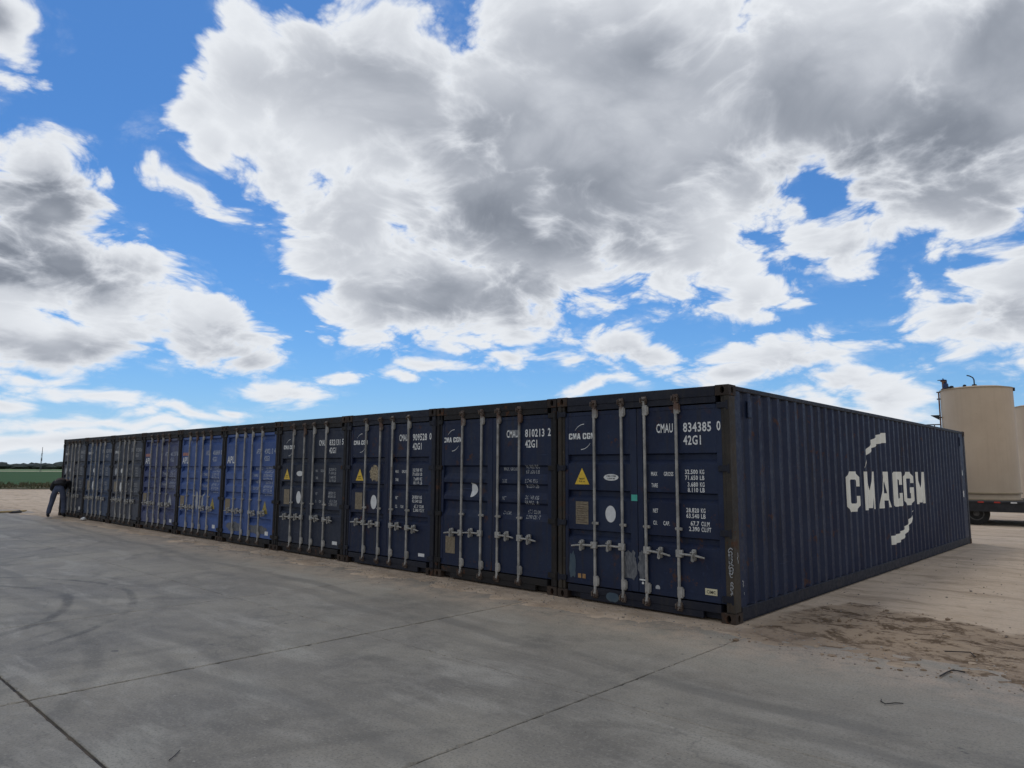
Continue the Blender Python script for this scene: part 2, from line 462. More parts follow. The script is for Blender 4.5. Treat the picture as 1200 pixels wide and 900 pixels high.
M['sticker_torn'] = plain('torn_brown_sticker', (0.13, 0.09, 0.05), (0.48, 0.40, 0.26), 42, 0.7, bmp=0.0)

def tan_tank(name, a, bcol):
    m, q, b = new_mat(name)
    p = objcoord(q, False)
    x, y, z = q.sep(p)
    big = q.noise(p, 0.8, 4, 0.6)
    c = q.mix(q.ramp(big, 0.3, 0.7), a, bcol)
    st = q.noise(q.xyz(q.m('MULTIPLY', x, 9), q.m('MULTIPLY', y, 9), q.m('MULTIPLY', z, 0.35)), 1.0, 6, 0.62)
    c = q.mix(q.m('MULTIPLY', q.ramp(st, 0.48, 0.75), 0.25), c, tuple(v * 0.7 for v in a))
    sp = q.noise(p, 9, 7, 0.7)
    c = q.mix(q.m('MULTIPLY', q.ramp(sp, 0.66, 0.72), 0.5), c, (0.16, 0.10, 0.06))
    q.put(b.inputs['Base Color'], c)
    b.inputs['Roughness'].default_value = 0.55
    bump(q, b, q.noise(p, 1.7, 3, 0.5), 0.3, 0.02)
    return m
M['tank'] = tan_tank('tan_tank_paint', (0.54, 0.42, 0.295), (0.60, 0.475, 0.335))
M['tank_trim'] = plain('tan_trim_paint', (0.34, 0.265, 0.165), (0.42, 0.33, 0.21), 6, 0.55)
M['dark_steel'] = plain('black_trailer_steel', (0.012, 0.013, 0.016), (0.026, 0.027, 0.03), 7, 0.5)
M['deck'] = plain('trailer_deck_boards', (0.05, 0.038, 0.03), (0.10, 0.08, 0.06), 10, 0.8)
M['tyre'] = plain('tyre_rubber', (0.014, 0.014, 0.014), (0.03, 0.029, 0.027), 12, 0.85)
M['rim'] = plain('dull_wheel_rim', (0.06, 0.06, 0.06), (0.12, 0.12, 0.12), 12, 0.5, 0.4)
M['red_tape'] = plain('red_reflector', (0.40, 0.03, 0.02), (0.5, 0.05, 0.03), 20, 0.35)
M['valve_blue'] = plain('blue_valve_paint', (0.02, 0.045, 0.12), (0.04, 0.07, 0.17), 16, 0.5)
M['pipe_red'] = plain('primer_red_pipe', (0.19, 0.09, 0.055), (0.28, 0.16, 0.11), 16, 0.6)
M['mast'] = plain('grey_mast_steel', (0.13, 0.135, 0.145), (0.2, 0.205, 0.215), 3, 0.6)

def concrete_mat():
    m, q, b = new_mat('yard_concrete')
    p = objcoord(q, False)
    x, y, z = q.sep(p)
    n1 = q.noise(p, 0.42, 6, 0.62)
    c = q.mix(q.ramp(n1, 0.32, 0.70), (0.165, 0.147, 0.118), (0.345, 0.307, 0.237))
    ps = q.xyz(q.m('MULTIPLY', x, 0.45), q.m('MULTIPLY', y, 1.6), 0.0)
    n2 = q.noise(ps, 1.15, 8, 0.66, 0.5)
    c = q.mix(q.m('MULTIPLY', q.ramp(n2, 0.50, 0.66), 0.75), c, (0.385, 0.352, 0.290))
    n3 = q.noise(q.v('ADD', p, (31, 7, 0)), 0.75, 7, 0.66, 0.8)
    c = q.mix(q.m('MULTIPLY', q.ramp(n3, 0.50, 0.66), 0.75), c, (0.130, 0.116, 0.093))
    # slab to slab difference
    ix = q.m('FLOOR', q.m('DIVIDE', q.m('ADD', x, 2.52), 2.8)); iy = q.m('FLOOR', q.m('DIVIDE', q.m('ADD', y, 2.93), 2.86))
    wnz = q.n('ShaderNodeTexWhiteNoise', noise_dimensions='2D'); q.put(wnz.inputs[0], q.xyz(ix, iy, 0))
    c = q.mix(q.m('MULTIPLY', wnz.outputs[0], 0.22), c, (0.198, 0.173, 0.136))
    # trowel burn / fine streaks
    f = q.noise(q.xyz(q.m('MULTIPLY', x, 3), q.m('MULTIPLY', y, 14), 0), 1.0, 5, 0.7, 0.4)
    c = q.mix(q.m('MULTIPLY', q.ramp(f, 0.5, 0.75), 0.28), c, (0.366, 0.328, 0.265))
    # tyre scrub arcs: circles left by turning trucks
    wear = q.noise(p, 1.3, 5, 0.7)
    for cx, cy, r, w_, amt in ((-7.1, -7.03, 3.33, 0.07, 1.0), (-7.1, -7.03, 3.02, 0.06, 0.4), (-7.1, -7.0, 2.6, 0.09, 0.95), (-7.2, -7.1, 3.75, 0.12, 0.3),
                               (-9.5, -4.5, 6.2, 0.14, 0.4), (-9.5, -4.5, 6.75, 0.14, 0.3), (-1.0, -10.0, 6.6, 0.14, 0.35), (-1.0, -10.0, 8.1, 0.15, 0.35),
                               (-16, -6, 4.1, 0.1, 0.5), (-16, -6, 4.6, 0.1, 0.4), (3.6, -6.6, 4.35, 0.1, 0.30), (-4.6, -9.5, 4.55, 0.12, 0.45), (-4.6, -9.5, 3.2, 0.1, 0.4)):
        dd = q.v('DISTANCE', q.xyz(x, y, 0), (cx, cy, 0))
        dd = q.m('ADD', dd, q.m('MULTIPLY', q.m('SUBTRACT', n1, 0.5), 0.25))
        a = q.m('ABSOLUTE', q.m('SUBTRACT', dd, r))
        mk = q.m('MULTIPLY', q.ramp(a, w_, w_ * 0.25), q.m('MULTIPLY', q.ramp(wear, 0.36, 0.62), amt))
        c = q.mix(mk, c, (0.081, 0.072, 0.056))
    # pale washed trail crossing the slab
    ln = q.m('ABSOLUTE', q.m('ADD', q.m('ADD', q.m('MULTIPLY', x, 0.80), q.m('MULTIPLY', y, 0.60)), q.m('MULTIPLY_ADD', q.noise(p, 0.9, 3, 0.5), 1.1, 3.65)))
    c = q.mix(q.m('MULTIPLY', q.m('MULTIPLY', q.ramp(ln, 0.34, 0.02), q.ramp(n2, 0.42, 0.62)), 0.55), c, (0.347, 0.323, 0.263))
    # blown dust next to the dirt
    dm = q.m('MULTIPLY', q.ramp(y, -3.4, -0.7), q.ramp(q.noise(q.xyz(q.m('MULTIPLY', x, 0.7), q.m('MULTIPLY', y, 1.5), 0), 1.5, 8, 0.7), 0.34, 0.62))
    c = q.mix(q.m('MULTIPLY', dm, 0.6), c, (0.310, 0.262, 0.200))
    de = q.m('MULTIPLY', q.ramp(y, -1.45, -0.70), q.ramp(q.noise(q.v('ADD', p, (7, 1, 0)), 3.0, 8, 0.72), 0.36, 0.60))
    c = q.mix(q.m('MULTIPLY', de, 0.85), c, (0.440, 0.340, 0.250))
    ds = q.m('MULTIPLY', q.ramp(q.noise(q.v('ADD', p, (3, 9, 0)), 2.6, 7, 0.7), 0.67, 0.74), q.ramp(y, -3.4, -0.6))
    c = q.mix(q.m('MULTIPLY', ds, 0.85), c, (0.330, 0.245, 0.170))
    mt = q.noise(q.v('ADD', p, (8, 2, 0)), 3.2, 8, 0.72)
    c = q.mix(q.m('MULTIPLY', q.ramp(mt, 0.46, 0.66), 0.35), c, (0.339, 0.306, 0.248))
    mt2 = q.noise(q.v('ADD', p, (1, 5, 0)), 5.5, 8, 0.74)
    c = q.mix(q.m('MULTIPLY', q.ramp(mt2, 0.52, 0.70), 0.38), c, (0.131, 0.116, 0.093))
    # pocks and spots
    sp = q.noise(p, 26, 4, 0.7)
    c = q.mix(q.m('MULTIPLY', q.ramp(sp, 0.66, 0.74), 0.5), c, (0.107, 0.094, 0.068))
    c = q.mix(q.m('MULTIPLY', q.ramp(q.noise(p, 120, 3, 0.7), 0.5, 0.75), 0.4), c, (0.295, 0.267, 0.208))
    g1 = q.noise(p, 55, 3, 0.75)
    c = q.mix(q.m('MULTIPLY', q.ramp(g1, 0.50, 0.62), 0.5), c, (0.110, 0.101, 0.084))
    g2 = q.noise(q.v('ADD', p, (4, 4, 0)), 38, 4, 0.75)
    c = q.mix(q.m('MULTIPLY', q.ramp(g2, 0.52, 0.66), 0.5), c, (0.332, 0.301, 0.251))
    fl = q.noise(q.v('ADD', p, (2, 17, 0)), 15, 3, 0.6)
    c = q.mix(q.m('MULTIPLY', q.ramp(fl, 0.72, 0.755), 0.8), c, (0.045, 0.042, 0.038))
    c = q.mix(q.m('MULTIPLY', q.ramp(fl, 0.285, 0.25), 0.7), c, (0.420, 0.390, 0.330))
    # straight wheel paths of trucks along the row
    for yy, amt in ((-2.05, 0.45), (-2.45, 0.35), (-4.2, 0.4), (-4.62, 0.4), (-7.4, 0.35)):
        wy = q.m('ADD', y, q.m('MULTIPLY_ADD', x, 0.05 if yy > -4 else -0.035, q.m('MULTIPLY', q.m('SUBTRACT', q.noise(p, 0.25, 2, 0.5), 0.5), 1.2)))
        tk = q.ramp(q.m('ABSOLUTE', q.m('SUBTRACT', wy, yy)), 0.14, 0.05)
        c = q.mix(q.m('MULTIPLY', q.m('MULTIPLY', tk, q.ramp(n2, 0.38, 0.6)), amt), c, (0.100, 0.091, 0.075))
    # oil drips and hairline crazing
    oil = q.m('MULTIPLY', q.ramp(q.noise(q.v('ADD', p, (13, 3, 0)), 2.3, 5, 0.6), 0.69, 0.74), 0.75)
    c = q.mix(oil, c, (0.060, 0.057, 0.052))
    wv = q.v('ADD', p, q.v('SCALE', q.noise(p, 1.6, 5, 0.6, col=True), scale=0.55))
    ck = q.voro(wv, 0.42, 0, 0.5, 'DISTANCE_TO_EDGE')
    c = q.mix(q.m('MULTIPLY', q.m('MULTIPLY', q.ramp(ck, 0.006, 0.001), q.ramp(q.noise(p, 0.8, 3, 0.5), 0.48, 0.62)), 0.28), c, (0.070, 0.066, 0.060))
    q.put(b.inputs['Base Color'], c)
    q.put(b.inputs['Roughness'], q.m('MULTIPLY_ADD', n1, 0.25, 0.55))
    b.inputs['Specular IOR Level'].default_value = 0.35
    h = q.m('ADD', q.m('MULTIPLY', f, 0.5), q.m('ADD', q.m('MULTIPLY', sp, 0.3), q.m('MULTIPLY', q.noise(p, 90, 4, 0.7), 0.35)))
    bump(q, b, h, 0.35, 0.004)
    return m
M['concrete'] = concrete_mat()

def dirt_mat():
    m, q, b = new_mat('packed_caliche_dirt')
    p = objcoord(q, False)
    x, y, z = q.sep(p)
    n1 = q.noise(p, 0.35, 7, 0.65)
    c = q.mix(q.ramp(n1, 0.3, 0.7), (0.58, 0.445, 0.315), (0.70, 0.555, 0.41))
    tr = q.noise(q.xyz(q.m('MULTIPLY', x, 0.5), q.m('MULTIPLY', y, 2.2), 0), 1.3, 7, 0.68, 0.6)
    c = q.mix(q.m('MULTIPLY', q.ramp(tr, 0.48, 0.66), 0.75), c, (0.37, 0.275, 0.190))
    rg = q.noise(q.xyz(q.m('MULTIPLY', x, 1.0), q.m('MULTIPLY', y, 1.6), 2.0), 5.0, 9, 0.74)
    c = q.mix(q.m('MULTIPLY', q.ramp(rg, 0.52, 0.68), 0.4), c, (0.34, 0.255, 0.175))
    c = q.mix(q.m('MULTIPLY', q.ramp(rg, 0.46, 0.32), 0.5), c, (0.66, 0.54, 0.41))
    # damp churned band beside the slab
    n2 = q.noise(q.xyz(q.m('MULTIPLY', x, 1.1), q.m('MULTIPLY', y, 1.5), 5.0), 2.2, 9, 0.74, 0.5)
    wob = q.m('MULTIPLY', q.m('SUBTRACT', q.noise(p, 1.1, 5, 0.6), 0.5), 1.6)
    up_ = q.m('SUBTRACT', q.m('ADD', y, wob), q.m('MINIMUM', q.m('MULTIPLY_ADD', x, 2.2, 1.1), q.m('MULTIPLY_ADD', x, -0.32, 2.35)))
    band = q.m('MULTIPLY', q.m('MULTIPLY', q.ramp(up_, 0.12, -0.12), q.ramp(y, -0.75, -0.35)), q.ramp(x, 0.0, 0.35))
    wet = q.m('MULTIPLY', band, q.ramp(n2, 0.47, 0.58))
    c = q.mix(q.m('MULTIPLY', band, 0.75), c, (0.35, 0.255, 0.170))
    c = q.mix(q.m('MULTIPLY', wet, 0.9), c, (0.105, 0.067, 0.038))
    # looser orange sand by the doors
    strip = q.m('MULTIPLY', q.ramp(y, 0.5, -0.2), q.ramp(q.noise(p, 2.2, 6, 0.65), 0.35, 0.62))
    c = q.mix(q.m('MULTIPLY', strip, 0.6), c, (0.36, 0.265, 0.185))
    sp = q.noise(p, 22, 6, 0.72)
    c = q.mix(q.m('MULTIPLY', q.ramp(sp, 0.58, 0.72), 0.5), c, (0.17, 0.13, 0.10))
    c = q.mix(q.m('MULTIPLY', q.ramp(q.noise(p, 60, 5, 0.7), 0.55, 0.75), 0.35), c, (0.48, 0.42, 0.35))
    q.put(b.inputs['Base Color'], c)
    b.inputs['Roughness'].default_value = 0.95
    b.inputs['Specular IOR Level'].default_value = 0.15
    h = q.m('ADD', q.m('MULTIPLY', q.noise(p, 7, 8, 0.7), 0.8), q.m('MULTIPLY', q.noise(p, 45, 5, 0.7), 0.3))
    bump(q, b, h, 1.0, 0.045)
    return m
M['dirt'] = dirt_mat()

def ground_mat(name, a, bcol, c3, sx=0.05, sy=0.3, rot=0.61):
    m, q, b = new_mat(name)
    p = objcoord(q, False)
    x, y, z = q.sep(p)
    u_ = q.m('ADD', q.m('MULTIPLY', x, math.cos(rot)), q.m('MULTIPLY', y, math.sin(rot)))
    v_ = q.m('SUBTRACT', q.m('MULTIPLY', y, math.cos(rot)), q.m('MULTIPLY', x, math.sin(rot)))
    n = q.noise(q.xyz(q.m('MULTIPLY', u_, sx), q.m('MULTIPLY', v_, sy), 0), 1.0, 6, 0.65)
    c = q.mix(q.ramp(n, 0.35, 0.65), a, bcol)
    c = q.mix(q.m('MULTIPLY', q.ramp(q.noise(p, 1.9, 6, 0.7), 0.5, 0.7), 0.6), c, c3)
    q.put(b.inputs['Base Color'], c)
    b.inputs['Roughness'].default_value = 0.95
    b.inputs['Specular IOR Level'].default_value = 0.1
    return m
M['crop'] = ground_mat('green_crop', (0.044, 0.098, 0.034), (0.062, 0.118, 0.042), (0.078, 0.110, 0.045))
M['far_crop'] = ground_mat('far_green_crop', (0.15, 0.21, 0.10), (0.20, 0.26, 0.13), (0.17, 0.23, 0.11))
M['stubble'] = ground_mat('dry_stubble', (0.62, 0.58, 0.38), (0.70, 0.65, 0.45), (0.52, 0.5, 0.3))
M['verge_soil'] = ground_mat('weedy_verge', (0.10, 0.085, 0.05), (0.12, 0.12, 0.055), (0.15, 0.105, 0.065), 0.4, 0.4)
M['verge_grass'] = plain('rough_grass_blades', (0.070, 0.088, 0.036), (0.165, 0.135, 0.075), 0.7, 0.8, bmp=0.0)
M['wood'] = plain('distant_tree_foliage', (0.030, 0.040, 0.036), (0.055, 0.068, 0.058), 0.16, 0.9, bmp=0.0)
M['stone'] = plain('small_stones', (0.20, 0.17, 0.14), (0.40, 0.35, 0.30), 1.5, 0.9)
M['twig'] = plain('dark_scrap_rod', (0.018, 0.016, 0.015), (0.045, 0.035, 0.028), 20, 0.7)
M['straw'] = plain('yellow_board', (0.42, 0.29, 0.12), (0.52, 0.38, 0.18), 5, 0.8)
M['skin'] = plain('skin', (0.42, 0.25, 0.18), (0.46, 0.28, 0.20), 20, 0.5, bmp=0.0)
M['jacket'] = plain('black_jacket', (0.010, 0.010, 0.013), (0.020, 0.020, 0.024), 9, 0.85)
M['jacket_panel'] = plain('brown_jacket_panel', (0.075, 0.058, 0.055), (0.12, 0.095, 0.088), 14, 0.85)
M['jeans'] = plain('blue_grey_jeans', (0.050, 0.062, 0.105), (0.085, 0.10, 0.15), 8, 0.85)
M['boot'] = plain('dark_boots', (0.012, 0.012, 0.02), (0.03, 0.03, 0.04), 14, 0.7)
M['hair'] = plain('dark_hair', (0.012, 0.010, 0.009), (0.02, 0.017, 0.015), 40, 0.7)

# ------------------------------------------------------------------ ground
def vnoise(X, Y, seed):
    xi, yi = np.floor(X).astype(np.int64), np.floor(Y).astype(np.int64)
    fx, fy = X - xi, Y - yi
    fx = fx * fx * fx * (fx * (fx * 6 - 15) + 10); fy = fy * fy * fy * (fy * (fy * 6 - 15) + 10)
    def h(i, j):
        n = (i * 374761393 + j * 668265263 + seed * 974711) & 0x7fffffff
        n = ((n ^ (n >> 13)) * 1274126177) & 0x7fffffff
        return ((n ^ (n >> 16)) & 0xffff) / 65535.0
    a = h(xi, yi) * (1 - fx) + h(xi + 1, yi) * fx
    b_ = h(xi, yi + 1) * (1 - fx) + h(xi + 1, yi + 1) * fx
    return a * (1 - fy) + b_ * fy - 0.5
def fbm(X, Y, f, o, seed):
    t = 0; a = 1.0
    for i in range(o):
        t = t + a * vnoise(X * f + 17.3 * i, Y * f - 9.1 * i, seed + i); f *= 2.03; a *= 0.52
    return t
def grid_mesh(name, xs, ys, Z, mat, kind='structure'):
    nx, ny = len(xs), len(ys)
    X, Y = np.meshgrid(xs, ys)
    co = np.stack([X, Y, Z], -1).reshape(-1, 3).astype(np.float32)
    i = (np.arange(ny - 1)[:, None] * nx + np.arange(nx - 1)[None]).ravel()
    q = np.stack([i, i + 1, i + 1 + nx, i + nx], -1).astype(np.int32)
    me = bpy.data.meshes.new(name)
    me.vertices.add(len(co)); me.vertices.foreach_set('co', co.ravel())
    me.loops.add(q.size); me.loops.foreach_set('vertex_index', q.ravel())
    me.polygons.add(len(q))
    me.polygons.foreach_set('loop_start', np.arange(0, q.size, 4, dtype=np.int32))
    me.polygons.foreach_set('loop_total', np.full(len(q), 4, dtype=np.int32))
    me.polygons.foreach_set('use_smooth', np.ones(len(q), dtype=bool))
    me.update(calc_edges=True)
    me.materials.append(mat)
    o = link(name, me)
    o['kind'] = kind
    return o

def smooth(e0, e1, x):
    t = np.clip((x - e0) / (e1 - e0), 0, 1)
    return t * t * (3 - 2 * t)
def dirt_height(X, Y):
    edge = -0.72 + 0.24 * fbm(X, Y * 0 + 3.1, 0.55, 3, 5) + 0.30 * fbm(X, Y, 1.7, 6, 8) + 0.10 * smooth(0.5, 3.0, X)
    prof = 0.0145 * smooth(0.0, 0.5, Y - edge) - 0.012 * smooth(0.20, -0.70, Y - edge) + 0.008 * fbm(X, Y, 6.0, 4, 77) - 0.12 * smooth(-0.5, -1.2, Y - edge)
    rough = smooth(-0.2, 0.3, Y - edge)
    out = smooth(0.05, 0.45, X) * rough                      # open dirt right of the boxes
    far = smooth(-24.7, -26.0, X) * rough
    z = prof + rough * (0.010 * fbm(X, Y, 3.1, 5, 21))
    z = z + out * (0.032 * fbm(X * 0.8, Y * 1.4, 1.3, 6, 33) + 0.018 * np.abs(fbm(X, Y, 4.2, 4, 35))) * smooth(2.0, 1.2, np.abs(Y - 0.8))
    z = z + out * (0.02 * fbm(X, Y, 0.8, 6, 41) + 0.012 * np.abs(fbm(X * 0.6, Y * 1.5, 3.3, 4, 43))) + far * 0.05 * fbm(X, Y, 0.25, 5, 51)
    under = ((X < 0.25) & (X > -24.8) & (Y > -0.05))
    z = np.where(under, np.minimum(z, 0.012), z)
    return z - 0.004
def dens(*segs):
    out = []
    for a, b_, s in segs:
        out.append(np.arange(a, b_, s))
    return np.concatenate(out + [np.array([segs[-1][1]])])
xs = dens((-1500, -300, 200), (-300, -60, 20), (-60, -36, 1.0), (-36, -10, 0.12), (-10, -4, 0.07), (-4, 5.5, 0.04), (5.5, 14, 0.15), (14, 60, 3), (60, 300, 30), (300, 1500, 200))
ys = dens((-1500, -300, 200), (-300, -20, 40), (-20, -1.8, 3.0), (-1.8, 1.6, 0.04), (1.6, 8, 0.10), (8, 30, 0.5), (30, 90, 4), (90, 300, 30), (300, 1500, 200))
XX, YY = np.meshgrid(xs, ys)
ZZ = dirt_height(XX, YY)
ZZ = np.where(YY < -1.75, -0.16, ZZ)
grid_mesh('dirt_ground', xs, ys, ZZ, M['dirt'])

# concrete yard: separate pours with open joints
XJ0, XJS, YJ0, YJS = -2.52, 2.80, -2.93, 2.86
mb = MB()
xlines = [XJ0 + XJS * i for i in range(-30, 14)]
ylines = [YJ0 + YJS * j for j in range(-20, 2)]
for i, (xa, xb) in enumerate(zip(xlines, xlines[1:])):
    for j, (ya, yb) in enumerate(zip(ylines, ylines[1:])):
        gx = 0.006; gy0 = 0.011 if abs(ya + 5.79) < 0.1 else 0.003; gy1 = 0.011 if abs(yb + 5.79) < 0.1 else 0.003
        gxa = 0.012 if abs(xa + 2.52) < 0.1 else 0.006; gxb = 0.012 if abs(xb + 2.52) < 0.1 else 0.006
        x0, x1, y0, y1 = xa + gxa, xb - gxb, ya + gy0, yb - gy1
        e = 0.004
        near = -13 < xa < 6 and -9 < ya
        ns = 70 if near else 1
        base = []
        for (ax_, ay_), (bx_, by_) in (((x0, y0), (x1, y0)), ((x1, y0), (x1, y1)), ((x1, y1), (x0, y1)), ((x0, y1), (x0, y0))):
            for q_ in range(ns): base.append((ax_ + (bx_ - ax_) * q_ / ns, ay_ + (by_ - ay_) * q_ / ns))
        mx, my = (x0 + x1) / 2, (y0 + y1) / 2
        t, lo, bt = [], [], []
        for (bx_, by_) in base:
            chip = e + (abs(random.gauss(0, 0.0035)) + (random.uniform(0.005, 0.02) if random.random() < 0.06 else 0) if near else 0)
            jx = chip if bx_ < mx else -chip; jy = chip if by_ < my else -chip
            ex = abs(bx_ - x0) < 1e-6 or abs(bx_ - x1) < 1e-6; ey = abs(by_ - y0) < 1e-6 or abs(by_ - y1) < 1e-6
            t.append((bx_ + (jx if ex else 0), by_ + (jy if ey else 0), 0)); lo.append((bx_, by_, -max(e, chip * 0.6))); bt.append((bx_, by_, -0.12))
        mb.loft([bt, lo, t])
o = mb.build('concrete_slab', M['concrete']); o['kind'] = 'structure'
mj = plain('joint_silt', (0.028, 0.025, 0.022), (0.11, 0.085, 0.06), 3.0, 0.95)
mb = MB(); mb.face([(xlines[0], ylines[0], -0.011), (xlines[-1], ylines[0], -0.011), (xlines[-1], ylines[-1], -0.011), (xlines[0], ylines[-1], -0.011)])
o = mb.build('joint_bed', mj); o['kind'] = 'structure'

# farmland beyond the yard on the left
FD = Vector((0.571, 0.821, 0)); FN = Vector((-0.821, 0.571, 0)); F0 = Vector((-58.7, 6.7, 0))
def strip(name, a, b_, z, mat, t0=-170, t1=420):
    mb = MB()
    n = 40
    pa = [F0 + FD * (t0 + (t1 - t0) * i / n) + FN * (a + random.uniform(-0.25, 0.25) * (1 if a < 60 else 6)) for i in range(n + 1)]
    pb = [F0 + FD * (t0 + (t1 - t0) * i / n) + FN * b_ for i in range(n + 1)]
    for i in range(n):
        mb.face([(p.x, p.y, z) for p in (pa[i], pa[i + 1], pb[i + 1], pb[i])])
    o = mb.build(name, mat); o['kind'] = 'structure'
    return o
strip('field_verge', 0.0, 14.0, 0.045, M['verge_soil'])
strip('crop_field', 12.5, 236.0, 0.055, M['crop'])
strip('stubble_strip', 233.0, 262.0, 0.075, M['stubble'])
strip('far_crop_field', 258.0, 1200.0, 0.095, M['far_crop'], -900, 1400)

# rough grass along the verge
mb = MB()
for i in range(4200):
    t = random.uniform(-26, 30); a = random.triangular(0.2, 20, 5)
    c = F0 + FD * t + FN * a
    hgt = random.uniform(0.12, 0.38) * (0.6 + 0.4 * random.random())
    for q in range(3):
        an = random.uniform(0, math.pi); dx, dy = math.cos(an) * 0.06, math.sin(an) * 0.06
        lx, ly = random.uniform(-.14, .14), random.uniform(-.14, .14)
        mb.face([(c.x - dx, c.y - dy, 0.03), (c.x + dx, c.y + dy, 0.03), (c.x + lx, c.y + ly, 0.03 + hgt)])
tag(mb.build('verge_grass', M['verge_grass']), kind='stuff')

# far shelter belt: one mass of rounded crowns
mb = MB()
ico = bmesh.new(); bmesh.ops.create_icosphere(ico, subdivisions=2, radius=1.0)
iv = [v.co.copy() for v in ico.verts]; ifc = [[v.index for v in f.verts] for f in ico.faces]; ico.free()
def blob(mb, c, sx, sy, sz, jit=0.25):
    vs = [mb.bm.verts.new((c[0] + v.x * sx * (1 + random.uniform(-jit, jit)), c[1] + v.y * sy * (1 + random.uniform(-jit, jit)), max(0.0, c[2] + v.z * sz * (1 + random.uniform(-jit, jit))))) for v in iv]
    for f in ifc:
        try: mb.bm.faces.new([vs[i] for i in f])
        except ValueError: pass
az = -128.0
while az < -30:
    dist = random.uniform(640, 760)
    env = 0.75 + 0.45 * math.sin(az * 1.1) * math.sin(az * 2.7 + 1) + 0.2 * math.sin(az * 6.1)
    hh = max(4.3, 4.9 * env + random.uniform(-0.6, 0.9))
    for q in range(2):
        x = 3.5 + math.sin(R(az)) * dist + random.uniform(-4, 4); y = -7.3 + math.cos(R(az)) * dist + random.uniform(-4, 4)
        blob(mb, (x, y, hh * 0.45), random.uniform(4, 9), random.uniform(4, 9), hh * random.uniform(0.45, 0.62))
    az += random.uniform(0.22, 0.42)
tag(mb.build('distant_treeline', M['wood']), kind='stuff')

# ------------------------------------------------------------------ lettering
_fc = {}
def glyphs(txt):
    """flat outline mesh of a text line: verts scaled so capitals are 1 high, start at x=0"""
    if txt in _fc: return _fc[txt]
    cu = bpy.data.curves.new('lettering', 'FONT')
    cu.body = txt; cu.size = 1.0; cu.resolution_u = 2; cu.fill_mode = 'FRONT'; cu.offset = 0.02; cu.space_character = 1.08
    ob = bpy.data.objects.new('lettering', cu)
    COL.objects.link(ob)
    bpy.context.view_layer.update()
    me = bpy.data.meshes.new_from_object(ob.evaluated_get(bpy.context.evaluated_depsgraph_get()))
    vs = [(v.co.x, v.co.y) for v in me.vertices]; fs = [list(p.vertices) for p in me.polygons]
    bpy.data.objects.remove(ob); bpy.data.curves.remove(cu); bpy.data.meshes.remove(me)
    x0 = min(v[0] for v in vs); k_ = 1 / 0.73
    vs = [((x - x0) * k_, y * k_) for x, y in vs]
    _fc[txt] = (vs, fs, max(v[0] for v in vs))
    return _fc[txt]

def gi_outline(pts):
    return pts
# bold shipping-line letters, unit box
LETTER = {
 'C': [(0.16, 0), (0.0, 0.14), (0, 0.86), (0.16, 1), (0.84, 1), (1, 0.86), (1, 0.62), (0.68, 0.62), (0.68, 0.76), (0.60, 0.80), (0.44, 0.80), (0.36, 0.74), (0.36, 0.26), (0.44, 0.2), (0.60, 0.2), (0.68, 0.24), (0.68, 0.38), (1, 0.38), (1, 0.14), (0.84, 0)],
 'G': [(0.16, 0), (0.0, 0.14), (0, 0.86), (0.16, 1), (0.84, 1), (1, 0.86), (1, 0.66), (0.68, 0.66), (0.68, 0.76), (0.60, 0.80), (0.44, 0.80), (0.36, 0.74), (0.36, 0.26), (0.44, 0.2), (0.60, 0.2), (0.68, 0.25), (0.68, 0.36), (0.54, 0.36), (0.54, 0.53), (1, 0.53), (1, 0.12), (0.84, 0)],
 'M': [(0, 0), (0, 1), (0.34, 1), (0.5, 0.50), (0.66, 1), (1, 1), (1, 0), (0.83, 0), (0.83, 0.66), (0.58, 0.04), (0.42, 0.04), (0.17, 0.66), (0.17, 0)],
}
def letter_polys(ch):
    if ch == 'A':
        return [[(0, 0), (0.30, 1), (0.70, 1), (0.5, 0.74), (0.42, 0.40), (0.36, 0.20), (0.31, 0)], [(0.70, 1), (1, 0), (0.69, 0), (0.64, 0.20), (0.58, 0.40), (0.5, 0.74)], [(0.36, 0.20), (0.42, 0.40), (0.58, 0.40), (0.64, 0.20)]]
    return [LETTER[ch]]

